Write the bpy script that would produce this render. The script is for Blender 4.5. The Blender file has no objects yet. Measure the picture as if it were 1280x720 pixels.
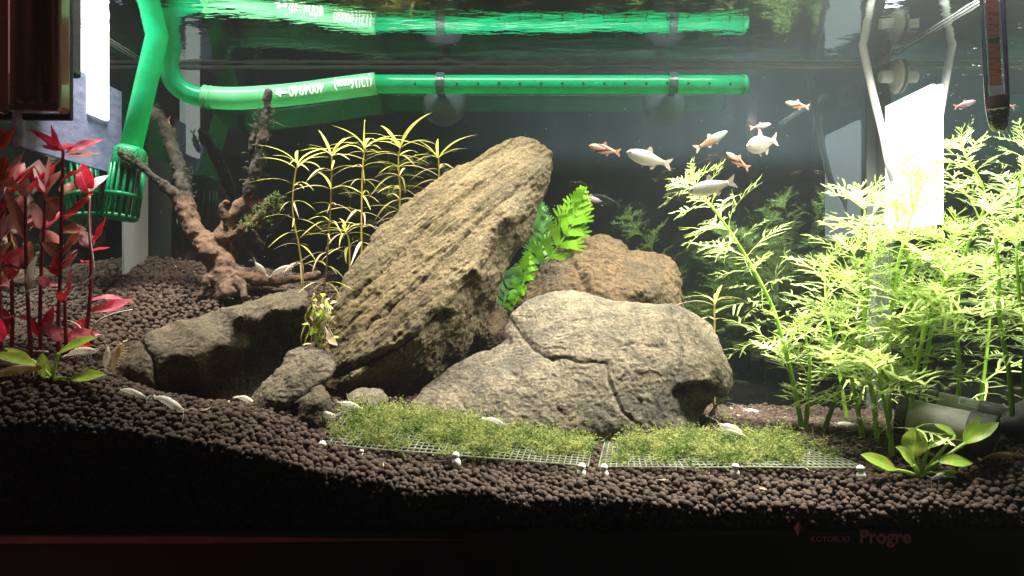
import bpy, bmesh, math, random
import numpy as np
from mathutils import Vector, Matrix, noise, Quaternion

random.seed(7); np.random.seed(7)
scene = bpy.context.scene
COL = scene.collection
F = 1000.0; CZ = 0.16            # focal length in photo pixels, camera height (m)

# ---------------------------------------------------------------- camera, world, light
cam = bpy.data.cameras.new("camera"); cam.lens = 28.125; cam.sensor_width = 36.0
cam.clip_start = 0.01; cam.clip_end = 20
camo = bpy.data.objects.new("camera", cam); COL.objects.link(camo)
camo.location = (0, 0, CZ); camo.rotation_euler = (math.radians(90), 0, 0)
scene.camera = camo
world = bpy.data.worlds.new("World"); scene.world = world; world.use_nodes = True
world.node_tree.nodes["Background"].inputs[0].default_value = (0.55, 0.6, 0.7, 1)
world.node_tree.nodes["Background"].inputs[1].default_value = 0.004
scene.view_settings.view_transform = 'Standard'; scene.view_settings.look = 'None'
scene.view_settings.exposure = 0.0; scene.view_settings.gamma = 1.0
scene.view_settings.use_curve_mapping = False
cy = scene.cycles
cy.max_bounces = 6; cy.diffuse_bounces = 3; cy.glossy_bounces = 4; cy.transmission_bounces = 4; cy.volume_bounces = 0
cy.transparent_max_bounces = 24; cy.caustics_reflective = False; cy.caustics_refractive = False
cy.use_adaptive_sampling = True; cy.adaptive_threshold = 0.02
scene.render.resolution_x = 1024; scene.render.resolution_y = 576
WZ = CZ + 0.184                  # water level
YF, YB, XS = 0.42, 0.66, 0.30    # front / back / side glass (inner faces)

def area(name, loc, target, sx, sy, energy, col, spread=math.pi):
    l = bpy.data.lights.new(name, 'AREA'); l.shape = 'RECTANGLE'; l.size = sx; l.size_y = sy
    l.energy = energy; l.color = col; l.spread = spread
    o = bpy.data.objects.new(name, l); COL.objects.link(o); o.location = loc
    d = Vector(target) - Vector(loc); o.rotation_euler = d.to_track_quat('-Z', 'Y').to_euler()
    return o
# aquarium LED bar over the water, a second clip lamp over the right end, and two unseen warm fills added for the frame and box
area("led_bar", (-0.055, 0.520, WZ + 0.11), (-0.055, 0.520 + 0.36*math.tan(math.radians(11)), CZ - 0.066), 0.56, 0.05, 3.0, (1.0, 0.965, 0.87), math.radians(76))
area("clip_lamp", (0.225, 0.480, WZ + 0.07), (0.232, 0.510, 0.05), 0.12, 0.06, 7.5, (1.0, 0.99, 0.93))
area("warm_fill", (-1.5, -0.15, 0.75), (-0.25, 0.42, 0.15), 0.5, 0.3, 3.2, (1.0, 0.52, 0.44))
area("low_fill", (-0.42, 0.16, -0.22), (-0.27, 0.41, 0.03), 0.08, 0.06, 0.014, (1.0, 0.42, 0.34), math.radians(75))

# ---------------------------------------------------------------- helpers
def P(px, py, d):
    return Vector(((px - 640) / F * d, d, CZ + (360 - py) / F * d))

def link(name, me, parent=None, mats=()):
    o = bpy.data.objects.new(name, me); COL.objects.link(o)
    for m in mats:
        me.materials.append(m)
    if parent is not None:
        o.parent = parent
    return o

def root_loc(p):
    v = Vector((0, 0, 0))
    while p is not None:
        v += p.location; p = p.parent
    return v

def mesh_obj(name, verts, faces, mat, parent=None, loc=None, smooth=True):
    """verts in world coordinates; the object's origin is the parent's, or loc"""
    off = root_loc(parent) if parent is not None else Vector(loc or (0, 0, 0))
    V = np.asarray(verts, dtype=np.float64).reshape(-1, 3) - np.array(off)
    me = bpy.data.meshes.new(name)
    me.from_pydata(V.tolist(), [], [tuple(int(i) for i in f) for f in faces])
    if smooth:
        me.polygons.foreach_set('use_smooth', [True] * len(me.polygons))
    me.update()
    o = link(name, me, parent, [mat] if mat else [])
    if parent is None:
        o.location = off
    return o

def tri_obj(name, V, T, mat, parent=None, loc=None, smooth=True):
    """fast path for big triangle meshes (numpy arrays)"""
    off = root_loc(parent) if parent is not None else Vector(loc or (0, 0, 0))
    V = np.asarray(V, np.float32) - np.array(off, np.float32); T = np.asarray(T, np.int32)
    me = bpy.data.meshes.new(name)
    me.vertices.add(len(V)); me.vertices.foreach_set('co', V.ravel())
    me.loops.add(T.size); me.loops.foreach_set('vertex_index', T.ravel())
    me.polygons.add(len(T)); me.polygons.foreach_set('loop_start', np.arange(0, T.size, 3, dtype=np.int32))
    me.polygons.foreach_set('loop_total', np.full(len(T), 3, np.int32))
    me.update(calc_edges=True)
    if smooth:
        me.polygons.foreach_set('use_smooth', np.ones(len(T), bool))
    o = link(name, me, parent, [mat])
    if parent is None:
        o.location = off
    return o

def thing(name, label, cat, loc, group=None):
    o = bpy.data.objects.new(name, None); COL.objects.link(o); o.location = loc
    o.empty_display_size = 0.01
    return tag(o, label, cat, group)

def tag(o, label=None, cat=None, group=None, kind=None):
    if label: o['label'] = label
    if cat: o['category'] = cat
    if group: o['group'] = group
    if kind: o['kind'] = kind
    return o

class MB:
    def __init__(s): s.v = []; s.f = []
    def add(s, v, f):
        n = len(s.v); s.v += [tuple(x) for x in v]; s.f += [tuple(i + n for i in q) for q in f]; return s
    def box(s, a, b):
        (x0, y0, z0), (x1, y1, z1) = a, b
        return s.add([(x0,y0,z0),(x1,y0,z0),(x1,y1,z0),(x0,y1,z0),(x0,y0,z1),(x1,y0,z1),(x1,y1,z1),(x0,y1,z1)],
                     [(0,3,2,1),(4,5,6,7),(0,1,5,4),(1,2,6,5),(2,3,7,6),(3,0,4,7)])
    def tube(s, pts, rad, n=8, cap=True):
        pts = [Vector(p) for p in pts]
        if not hasattr(rad, '__len__'): rad = [rad] * len(pts)
        t0 = (pts[1] - pts[0]).normalized()
        a = t0.orthogonal().normalized(); rings = []
        for i, p in enumerate(pts):
            t = (pts[min(i+1, len(pts)-1)] - pts[max(i-1, 0)])
            t = t.normalized() if t.length > 1e-9 else t0
            a = (a - t * a.dot(t)).normalized(); b = t.cross(a)
            rings.append([p + (a * math.cos(2*math.pi*k/n) + b * math.sin(2*math.pi*k/n)) * rad[i] for k in range(n)])
        v = [q for r in rings for q in r]; f = []
        for i in range(len(pts) - 1):
            for k in range(n):
                f.append((i*n+k, i*n+(k+1) % n, (i+1)*n+(k+1) % n, (i+1)*n+k))
        if cap:
            f.append(tuple(range(n-1, -1, -1))); f.append(tuple((len(pts)-1)*n + k for k in range(n)))
        return s.add(v, f)
    def lathe(s, base, axis, prof, n=20, cap=True):
        """prof: (distance along axis, radius)"""
        ax = Vector(axis).normalized(); a = ax.orthogonal().normalized(); b = ax.cross(a); base = Vector(base)
        v = []; f = []
        for (h, r) in prof:
            for k in range(n):
                an = 2*math.pi*k/n
                v.append(base + ax*h + (a*math.cos(an) + b*math.sin(an))*max(r, 1e-6))
        for i in range(len(prof)-1):
            for k in range(n):
                f.append((i*n+k, i*n+(k+1) % n, (i+1)*n+(k+1) % n, (i+1)*n+k))
        if cap:
            f.append(tuple(range(n-1, -1, -1))); f.append(tuple((len(prof)-1)*n + k for k in range(n)))
        return s.add(v, f)
    def build(s, name, mat, parent=None, loc=None, smooth=True):
        return mesh_obj(name, s.v, s.f, mat, parent, loc, smooth)

def auto_smooth(o, ang=40):
    bm = bmesh.new(); bm.from_mesh(o.data)
    for e in bm.edges:
        if len(e.link_faces) == 2 and e.calc_face_angle(0) > math.radians(ang): e.smooth = False
    bm.to_mesh(o.data); bm.free(); return o

def bevel(o, w, seg=2):
    bm = bmesh.new(); bm.from_mesh(o.data)
    bmesh.ops.bevel(bm, geom=[e for e in bm.edges if e.calc_face_angle(0) > 0.6], offset=w, segments=seg, profile=0.5, affect='EDGES')
    bm.to_mesh(o.data); bm.free(); return auto_smooth(o, 50)

def smooth_path(pts, n=8):
    """Catmull-Rom through points (Vectors), optional 4th value radius"""
    out = []
    A = [np.array(p, float) for p in pts]
    A = [2*A[0]-A[1]] + A + [2*A[-1]-A[-2]]
    for i in range(1, len(A)-2):
        for k in range(n):
            t = k / n
            p0, p1, p2, p3 = A[i-1], A[i], A[i+1], A[i+2]
            out.append(0.5*((2*p1)+(-p0+p2)*t+(2*p0-5*p1+4*p2-p3)*t*t+(-p0+3*p1-3*p2+p3)*t**3))
    out.append(A[-2]); return out

# ---------------------------------------------------------------- materials
def newmat(name):
    m = bpy.data.materials.new(name); m.use_nodes = True
    nt = m.node_tree; nt.nodes.clear()
    out = nt.nodes.new('ShaderNodeOutputMaterial')
    return m, nt, out
def N(nt, t, **kw):
    n = nt.nodes.new(t)
    for k, v in kw.items():
        if k.startswith('i_'):
            n.inputs[k[2:].replace('_', ' ')].default_value = v
        else: setattr(n, k, v)
    return n
def c4(c): return (c[0], c[1], c[2], 1)

def surf(name, c1, c2=None, rough=0.6, scale=60, bump=0.0, bscale=None, spec=0.4, coat=0.0, stretch=None, detail=8, objrand=0.0, c3=None, bdist=0.001, metal=0.0, strata_ang=None, ridged=False, grain=0.65):
    m, nt, out = newmat(name); L = nt.links.new
    b = N(nt, 'ShaderNodeBsdfPrincipled'); b.inputs['Roughness'].default_value = rough
    b.inputs['Specular IOR Level'].default_value = spec; b.inputs['Coat Weight'].default_value = coat
    b.inputs['Metallic'].default_value = metal
    L(b.outputs[0], out.inputs[0])
    tc = N(nt, 'ShaderNodeTexCoord'); src = tc.outputs['Object']
    if stretch:
        mp = N(nt, 'ShaderNodeMapping'); mp.inputs['Rotation'].default_value = stretch[0]; mp.inputs['Scale'].default_value = stretch[1]
        mp.vector_type = 'TEXTURE' if False else 'POINT'
        L(src, mp.inputs[0]); src2 = mp.outputs[0]
    else: src2 = src
    if strata_ang is not None:      # coordinates along / across the rock's layers
        an = math.radians(strata_ang); cb = N(nt, 'ShaderNodeCombineXYZ')
        for k, vec in enumerate(((0.30*math.cos(an), 0, 0.30*math.sin(an)), (-2.4*math.sin(an), 0, 2.4*math.cos(an)), (0, 1.4, 0))):
            dp = N(nt, 'ShaderNodeVectorMath', operation='DOT_PRODUCT'); dp.inputs[1].default_value = vec
            L(src, dp.inputs[0]); L(dp.outputs['Value'], cb.inputs[k])
        src2 = cb.outputs[0]
    if c2 is not None:
        nz = N(nt, 'ShaderNodeTexNoise'); nz.inputs['Scale'].default_value = scale; nz.inputs['Detail'].default_value = detail
        nz.inputs['Roughness'].default_value = grain
        L(src2, nz.inputs['Vector'])
        cr = N(nt, 'ShaderNodeValToRGB'); cr.color_ramp.elements[0].position = 0.32; cr.color_ramp.elements[1].position = 0.68
        cr.color_ramp.elements[0].color = c4(c1); cr.color_ramp.elements[1].color = c4(c2)
        L(nz.outputs[0], cr.inputs[0]); colsock = cr.outputs[0]
        if c3 is not None:
            n3 = N(nt, 'ShaderNodeTexNoise'); n3.inputs['Scale'].default_value = scale*0.22; n3.inputs['Detail'].default_value = 3
            L(src, n3.inputs['Vector'])
            r3 = N(nt, 'ShaderNodeValToRGB'); r3.color_ramp.elements[0].position = 0.48; r3.color_ramp.elements[1].position = 0.66
            L(n3.outputs[0], r3.inputs[0])
            mx = N(nt, 'ShaderNodeMix', data_type='RGBA'); L(r3.outputs[0], mx.inputs[0]); L(colsock, mx.inputs[6]); mx.inputs[7].default_value = c4(c3)
            colsock = mx.outputs[2]
        if objrand:
            oi = N(nt, 'ShaderNodeObjectInfo'); hs = N(nt, 'ShaderNodeHueSaturation')
            mr = N(nt, 'ShaderNodeMapRange'); mr.inputs[3].default_value = 1-objrand; mr.inputs[4].default_value = 1+objrand
            L(oi.outputs['Random'], mr.inputs[0]); L(mr.outputs[0], hs.inputs['Value']); L(colsock, hs.inputs['Color']); colsock = hs.outputs[0]
        L(colsock, b.inputs['Base Color'])
    else: b.inputs['Base Color'].default_value = c4(c1)
    if bump:
        nb = N(nt, 'ShaderNodeTexNoise'); nb.inputs['Scale'].default_value = bscale or scale*3; nb.inputs['Detail'].default_value = 8
        nb.inputs['Roughness'].default_value = 0.7
        if ridged: nb.noise_type = 'RIDGED_MULTIFRACTAL'; nb.inputs['Roughness'].default_value = 0.55; nb.normalize = True
        L(src2, nb.inputs['Vector'])
        bp = N(nt, 'ShaderNodeBump'); bp.inputs['Strength'].default_value = bump; bp.inputs['Distance'].default_value = bdist
        L(nb.outputs[0], bp.inputs['Height']); L(bp.outputs[0], b.inputs['Normal'])
        if ridged:     # fine gritty grain over the broken relief, with dark and light mineral flecks
            nf = N(nt, 'ShaderNodeTexNoise'); nf.inputs['Scale'].default_value = 620; nf.inputs['Detail'].default_value = 4; nf.inputs['Roughness'].default_value = 0.75; L(src, nf.inputs['Vector'])
            b2 = N(nt, 'ShaderNodeBump'); b2.inputs['Strength'].default_value = 1.0; b2.inputs['Distance'].default_value = 0.0011
            L(nf.outputs[0], b2.inputs['Height']); L(bp.outputs[0], b2.inputs['Normal']); L(b2.outputs[0], b.inputs['Normal'])
            fl = N(nt, 'ShaderNodeMapRange'); fl.inputs[1].default_value = 0.33; fl.inputs[2].default_value = 0.67; fl.inputs[3].default_value = 0.45; fl.inputs[4].default_value = 1.55; L(nf.outputs[0], fl.inputs[0])
            vm_ = N(nt, 'ShaderNodeVectorMath', operation='SCALE'); L(colsock, vm_.inputs[0]); L(fl.outputs[0], vm_.inputs['Scale']); L(vm_.outputs[0], b.inputs['Base Color'])
    return m

def leafmat(name, c1, c2, trans=0.4, rough=0.4, objrand=0.18, scale=90, vein=None):
    m, nt, out = newmat(name); L = nt.links.new
    tc = N(nt, 'ShaderNodeTexCoord'); nz = N(nt, 'ShaderNodeTexNoise'); nz.inputs['Scale'].default_value = scale; nz.inputs['Detail'].default_value = 4
    L(tc.outputs['Object'], nz.inputs['Vector'])
    mx = N(nt, 'ShaderNodeMix', data_type='RGBA'); mx.inputs[6].default_value = c4(c1); mx.inputs[7].default_value = c4(c2)
    cr = N(nt, 'ShaderNodeValToRGB'); cr.color_ramp.elements[0].position = 0.35; cr.color_ramp.elements[1].position = 0.65
    L(nz.outputs[0], cr.inputs[0]); L(cr.outputs[0], mx.inputs[0])
    oi = N(nt, 'ShaderNodeObjectInfo'); hs = N(nt, 'ShaderNodeHueSaturation')
    mr = N(nt, 'ShaderNodeMapRange'); mr.inputs[3].default_value = 1-objrand; mr.inputs[4].default_value = 1+objrand
    L(oi.outputs['Random'], mr.inputs[0]); L(mr.outputs[0], hs.inputs['Value']); L(mx.outputs[2], hs.inputs['Color'])
    col = hs.outputs[0]
    if vein:      # midrib and slanting side veins, in the leaf's own coordinates (length 1 along x)
        sx = N(nt, 'ShaderNodeSeparateXYZ'); L(tc.outputs['Object'], sx.inputs[0])
        ab = N(nt, 'ShaderNodeMath', operation='ABSOLUTE'); L(sx.outputs[1], ab.inputs[0])
        mid = N(nt, 'ShaderNodeMapRange'); mid.inputs[1].default_value = 0.006; mid.inputs[2].default_value = 0.018; mid.inputs[3].default_value = 1; mid.inputs[4].default_value = 0; L(ab.outputs[0], mid.inputs[0])
        ma = N(nt, 'ShaderNodeMath', operation='MULTIPLY_ADD'); ma.inputs[1].default_value = -1.6; L(ab.outputs[0], ma.inputs[0]); L(sx.outputs[0], ma.inputs[2])
        mu = N(nt, 'ShaderNodeMath', operation='MULTIPLY'); mu.inputs[1].default_value = 62; L(ma.outputs[0], mu.inputs[0])
        sn = N(nt, 'ShaderNodeMath', operation='SINE'); L(mu.outputs[0], sn.inputs[0])
        sv = N(nt, 'ShaderNodeMapRange'); sv.inputs[1].default_value = 0.6; sv.inputs[2].default_value = 1.0; sv.inputs[3].default_value = 0; sv.inputs[4].default_value = 0.5; L(sn.outputs[0], sv.inputs[0])
        mxv = N(nt, 'ShaderNodeMath', operation='MAXIMUM'); L(mid.outputs[0], mxv.inputs[0]); L(sv.outputs[0], mxv.inputs[1])
        n2 = N(nt, 'ShaderNodeTexNoise'); n2.inputs['Scale'].default_value = 5; n2.inputs['Detail'].default_value = 6; L(tc.outputs['Object'], n2.inputs['Vector'])
        r2 = N(nt, 'ShaderNodeValToRGB'); r2.color_ramp.elements[0].position = 0.5; r2.color_ramp.elements[1].position = 0.72; L(n2.outputs[0], r2.inputs[0])
        blo = N(nt, 'ShaderNodeMix', data_type='RGBA'); L(r2.outputs[0], blo.inputs[0]); L(col, blo.inputs[6]); blo.inputs[7].default_value = c4(vein[1])
        mv = N(nt, 'ShaderNodeMix', data_type='RGBA'); L(mxv.outputs[0], mv.inputs[0]); L(blo.outputs[2], mv.inputs[6]); mv.inputs[7].default_value = c4(vein[0]); col = mv.outputs[2]
    b = N(nt, 'ShaderNodeBsdfPrincipled'); b.inputs['Roughness'].default_value = rough; b.inputs['Specular IOR Level'].default_value = 0.35
    L(col, b.inputs['Base Color'])
    t = N(nt, 'ShaderNodeBsdfTranslucent'); L(col, t.inputs['Color'])
    ms = N(nt, 'ShaderNodeMixShader'); ms.inputs[0].default_value = trans
    L(b.outputs[0], ms.inputs[1]); L(t.outputs[0], ms.inputs[2]); L(ms.outputs[0], out.inputs[0])
    return m

def clearmat(name, col, transp=0.5, trans=0.3, rough=0.25, tcol=None, spec=0.5, film=None):
    """semi-see-through plastic or shell: transparent + translucent + glossy diffuse"""
    m, nt, out = newmat(name); L = nt.links.new
    b = N(nt, 'ShaderNodeBsdfPrincipled'); b.inputs['Base Color'].default_value = c4(col); b.inputs['Roughness'].default_value = rough
    b.inputs['Specular IOR Level'].default_value = spec
    t = N(nt, 'ShaderNodeBsdfTranslucent'); t.inputs[0].default_value = c4(col)
    if film:
        tc = N(nt, 'ShaderNodeTexCoord'); nz = N(nt, 'ShaderNodeTexNoise'); nz.inputs['Scale'].default_value = 55; nz.inputs['Detail'].default_value = 7; nz.inputs['Roughness'].default_value = 0.7
        L(tc.outputs['Object'], nz.inputs['Vector']); rp = N(nt, 'ShaderNodeValToRGB'); rp.color_ramp.elements[0].position = 0.42; rp.color_ramp.elements[1].position = 0.75
        rp.color_ramp.elements[0].color = c4(col); rp.color_ramp.elements[1].color = c4(film); L(nz.outputs[0], rp.inputs[0])
        L(rp.outputs[0], b.inputs['Base Color']); L(rp.outputs[0], t.inputs[0])
        rr_ = N(nt, 'ShaderNodeMapRange'); rr_.inputs[3].default_value = rough*0.7; rr_.inputs[4].default_value = rough*0.7+0.3; L(nz.outputs[0], rr_.inputs[0]); L(rr_.outputs[0], b.inputs['Roughness'])
    m1 = N(nt, 'ShaderNodeMixShader'); m1.inputs[0].default_value = trans; L(b.outputs[0], m1.inputs[1]); L(t.outputs[0], m1.inputs[2])
    tr = N(nt, 'ShaderNodeBsdfTransparent'); tr.inputs[0].default_value = c4(tcol or (1, 1, 1))
    m2 = N(nt, 'ShaderNodeMixShader'); m2.inputs[0].default_value = transp; L(m1.outputs[0], m2.inputs[1]); L(tr.outputs[0], m2.inputs[2])
    L(m2.outputs[0], out.inputs[0]); return m

def panemat(name, ior, tint=(1, 1, 1), extra=0.0, wave=None, film=None, gcol=(1, 1, 1)):
    """clear sheet with Fresnel reflection; ior 0.75 = seen from the water towards air (total reflection at a flat angle)"""
    m, nt, out = newmat(name); L = nt.links.new
    fr = N(nt, 'ShaderNodeFresnel'); fr.inputs['IOR'].default_value = ior
    gl = N(nt, 'ShaderNodeBsdfGlossy'); gl.inputs['Roughness'].default_value = 0.015; gl.inputs['Color'].default_value = c4(gcol)
    tr = N(nt, 'ShaderNodeBsdfTransparent'); tr.inputs[0].default_value = c4(tint)
    fac = fr.outputs[0]
    if extra:
        a = N(nt, 'ShaderNodeMath', operation='ADD'); a.inputs[1].default_value = extra; a.use_clamp = True
        L(fac, a.inputs[0]); fac = a.outputs[0]
    if wave:
        tc = N(nt, 'ShaderNodeTexCoord'); mp = N(nt, 'ShaderNodeMapping'); mp.inputs['Scale'].default_value = wave[0]
        L(tc.outputs['Object'], mp.inputs[0])
        nz = N(nt, 'ShaderNodeTexNoise'); nz.inputs['Scale'].default_value = 1.0; nz.inputs['Detail'].default_value = 3; L(mp.outputs[0], nz.inputs['Vector'])
        bp = N(nt, 'ShaderNodeBump'); bp.inputs['Strength'].default_value = wave[1]; bp.inputs['Distance'].default_value = wave[2]
        L(nz.outputs[0], bp.inputs['Height']); L(bp.outputs[0], gl.inputs['Normal'])
    ms = N(nt, 'ShaderNodeMixShader'); L(fac, ms.inputs[0]); L(tr.outputs[0], ms.inputs[1]); L(gl.outputs[0], ms.inputs[2])
    L(ms.outputs[0], out.inputs[0]); return m

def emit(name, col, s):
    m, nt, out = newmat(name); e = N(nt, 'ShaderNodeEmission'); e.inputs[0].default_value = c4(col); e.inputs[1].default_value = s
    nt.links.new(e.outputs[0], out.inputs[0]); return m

M = {}
M['soil'] = surf('soil_pellet', (0.022, 0.014, 0.010), (0.098, 0.064, 0.045), rough=0.85, scale=190, bump=0.5, bscale=900, spec=0.25, bdist=0.0004)
M['soil_bed'] = surf('soil_bed', (0.012, 0.008, 0.006), (0.03, 0.02, 0.015), rough=0.95, scale=200)
M['rockA'] = surf('slate_rock', (0.026, 0.020, 0.010), (0.225, 0.172, 0.088), rough=0.85, scale=34, bump=1.0, bscale=120, bdist=0.0022, strata_ang=43, c3=(0.085, 0.070, 0.040), spec=0.2, grain=0.80, ridged=True)
M['rockB'] = surf('grey_rock', (0.030, 0.026, 0.018), (0.230, 0.188, 0.122), rough=0.88, scale=120, bump=1.0, bscale=230, bdist=0.0022, c3=(0.070, 0.062, 0.046), spec=0.2, grain=0.82, ridged=True)
M['rockC'] = surf('brown_rock', (0.018, 0.013, 0.007), (0.120, 0.080, 0.036), rough=0.88, scale=110, bump=1.0, bscale=230, bdist=0.0020, c3=(0.040, 0.031, 0.019), spec=0.2, grain=0.82, ridged=True)
M['rockD'] = surf('dark_rock', (0.028, 0.024, 0.016), (0.150, 0.122, 0.078), rough=0.88, scale=120, bump=1.0, bscale=240, bdist=0.0018, c3=(0.115, 0.086, 0.048), spec=0.2, grain=0.80, ridged=True)
M['wood'] = surf('driftwood', (0.022, 0.012, 0.006), (0.175, 0.094, 0.048), rough=0.8, scale=80, bump=1.0, bscale=150, bdist=0.0022, ridged=True, grain=0.8, c3=(0.10, 0.055, 0.035))
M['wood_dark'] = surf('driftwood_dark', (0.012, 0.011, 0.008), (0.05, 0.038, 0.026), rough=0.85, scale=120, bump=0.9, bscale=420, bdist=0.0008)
M['green'] = clearmat('green_plastic', (0.012, 0.56, 0.26), 0.24, 0.5, 0.12, (0.15, 0.95, 0.5), film=(0.02, 0.36, 0.16))
M['hose'] = clearmat('pale_green_hose', (0.22, 0.72, 0.38), 0.22, 0.5, 0.15, (0.4, 0.95, 0.6), film=(0.16, 0.55, 0.28))
M['green_solid'] = clearmat('green_strainer', (0.003, 0.36, 0.14), 0.05, 0.35, 0.3, (0.1, 0.9, 0.4), film=(0.03, 0.16, 0.05))
M['print'] = surf('white_print', (0.85, 0.95, 0.88), rough=0.5)
M['cup'] = clearmat('suction_cup', (0.22, 0.30, 0.34), 0.55, 0.35, 0.25, spec=0.2)
M['blackplastic'] = surf('black_plastic', (0.012, 0.012, 0.013), (0.02, 0.02, 0.02), rough=0.35, scale=100)
M['frame'] = surf('base_frame', (0.006, 0.005, 0.005), (0.012, 0.009, 0.009), rough=0.45, scale=30, spec=0.3)
M['frame_highlight'] = surf('red_highlight', (0.34, 0.10, 0.08), (0.20, 0.06, 0.05), rough=0.5, scale=50)  # colour of the reddish highlight painted along the base frame
M['letter'] = surf('pink_lettering', (0.78, 0.30, 0.32), (0.66, 0.24, 0.26), rough=0.5, scale=300)
M['silicone'] = clearmat('silicone', (0.80, 0.83, 0.80), 0.10, 0.45, 0.3)
M['silicone_grey'] = clearmat('grey_silicone', (0.16, 0.18, 0.17), 0.25, 0.3, 0.4)
M['white'] = surf('white_plastic', (0.80, 0.80, 0.76), (0.62, 0.62, 0.55), rough=0.4, scale=200)
M['whitetube'] = clearmat('white_tube', (0.62, 0.60, 0.58), 0.08, 0.35, 0.25)
M['grey'] = surf('grey_housing', (0.42, 0.41, 0.36), (0.56, 0.54, 0.48), rough=0.6, scale=90, bump=0.2, bscale=400, bdist=0.0004)
M['darkcap'] = surf('dark_cap', (0.03, 0.03, 0.03), (0.09, 0.08, 0.075), rough=0.55, scale=160)
M['brownbox'] = surf('brown_box', (0.22, 0.066, 0.050), (0.12, 0.060, 0.035), rough=0.2, scale=20, coat=0.8)
M['sponge'] = surf('black_sponge', (0.004, 0.004, 0.005), (0.05, 0.05, 0.055), rough=0.95, scale=600, bump=1.0, bscale=700)
M['painted_reflection'] = surf('lavender_reflection', (0.15, 0.17, 0.34), (0.32, 0.34, 0.52), rough=0.7, scale=60, stretch=((0, 0, 0), (1, 1, 3)), bump=0.5, bscale=300)
M['backdrop'] = surf('backdrop', (0.012, 0.019, 0.023), (0.045, 0.062, 0.070), rough=0.7, scale=14, stretch=((0, 0, 0), (1, 1, 0.25)))
M['grid'] = clearmat('clear_mesh', (0.50, 0.55, 0.40), 0.35, 0.4, 0.25, film=(0.22, 0.22, 0.08))
M['moss'] = leafmat('moss', (0.10, 0.165, 0.022), (0.34, 0.36, 0.10), 0.4, 0.6, 0.0, 100)
M['moss_dark'] = leafmat('dark_moss', (0.02, 0.035, 0.010), (0.07, 0.085, 0.03), 0.3, 0.7, 0.0, 120)
M['red'] = leafmat('red_leaf', (0.90, 0.012, 0.055), (0.75, 0.014, 0.06), 0.62, 0.35, 0.25, 4, ((0.90, 0.12, 0.18), (0.60, 0.03, 0.04)))
M['redpink'] = leafmat('pink_leaf', (0.85, 0.10, 0.18), (0.90, 0.30, 0.36), 0.58, 0.35, 0.25, 4, ((0.90, 0.40, 0.44), (0.55, 0.10, 0.10)))
M['redtan'] = leafmat('tan_leaf', (0.76, 0.27, 0.21), (0.72, 0.42, 0.26), 0.55, 0.4, 0.25, 4, ((0.70, 0.16, 0.18), (0.46, 0.30, 0.12)))
M['redpale'] = leafmat('pale_leaf', (0.85, 0.52, 0.54), (0.80, 0.36, 0.40), 0.45, 0.35, 0.2, 4, ((0.88, 0.62, 0.62), (0.72, 0.30, 0.28)))
M['redorange'] = leafmat('orange_leaf', (0.80, 0.045, 0.012), (0.75, 0.14, 0.015), 0.5, 0.35, 0.2, 4, ((0.85, 0.22, 0.06), (0.60, 0.02, 0.01)))
M['redstem'] = leafmat('red_stem', (0.30, 0.012, 0.035), (0.20, 0.01, 0.03), 0.2, 0.4)
M['root'] = surf('white_root', (0.75, 0.62, 0.52), (0.6, 0.5, 0.4), rough=0.6, scale=200)
M['swordleaf'] = leafmat('bright_green_leaf', (0.24, 0.48, 0.03), (0.42, 0.58, 0.07), 0.4, 0.35, 0.2, 4, ((0.50, 0.66, 0.16), (0.48, 0.42, 0.06)))
M['yellowleaf'] = leafmat('yellow_green_leaf', (0.55, 0.58, 0.07), (0.72, 0.70, 0.26), 0.45, 0.35)
M['yellowpink'] = leafmat('yellow_pink_leaf', (0.78, 0.68, 0.40), (0.76, 0.56, 0.38), 0.45, 0.35)
M['yellowstem'] = leafmat('yellow_stem', (0.28, 0.20, 0.04), (0.36, 0.32, 0.05), 0.2, 0.4)
M['wisteria'] = leafmat('wisteria_leaf', (0.30, 0.50, 0.05), (0.76, 0.83, 0.38), 0.36, 0.35, 0.3, 60)
M['wisteriastem'] = leafmat('wisteria_stem', (0.24, 0.46, 0.035), (0.40, 0.58, 0.08), 0.25, 0.4)
M['fern'] = leafmat('fern_bright', (0.17, 0.46, 0.015), (0.28, 0.56, 0.03), 0.5, 0.35)
M['fernblue'] = leafmat('fern_bluegreen', (0.18, 0.50, 0.11), (0.32, 0.62, 0.22), 0.5, 0.35)
M['shrimp'] = clearmat('shrimp_shell', (0.86, 0.83, 0.72), 0.26, 0.45, 0.3)
M['shrimpy'] = clearmat('shrimp_yellow', (0.70, 0.56, 0.30), 0.20, 0.4, 0.35)
M['gut'] = surf('shrimp_gut', (0.55, 0.38, 0.12), (0.75, 0.66, 0.42), rough=0.5, scale=12)
M['eye'] = surf('eye', (0.005, 0.005, 0.005), rough=0.15)
M['fin'] = clearmat('fin', (0.55, 0.45, 0.38), 0.65, 0.4, 0.4)
M['finred'] = clearmat('fin_red', (0.45, 0.24, 0.17), 0.6, 0.4, 0.4)
M['glassrod'] = None
M['specks'] = surf('specks', (0.8, 0.85, 0.85), rough=0.6)
M['pane_side'] = panemat('side_pane', 0.752, gcol=(0.80, 0.88, 0.87))
M['pane_back'] = panemat('back_pane', 1.5, tint=(0.75, 0.85, 0.85), extra=0.055, gcol=(0.85, 1.0, 0.95))
M['pane_front'] = panemat('front_pane', 1.45)
M['water'] = panemat('water_surface', 0.752, wave=((30, 60, 30), 0.5, 0.0010), gcol=(0.92, 0.97, 0.95))
M['meniscus'] = clearmat('meniscus', (0.36, 0.37, 0.35), 0.45, 0.3, 0.15)

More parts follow.
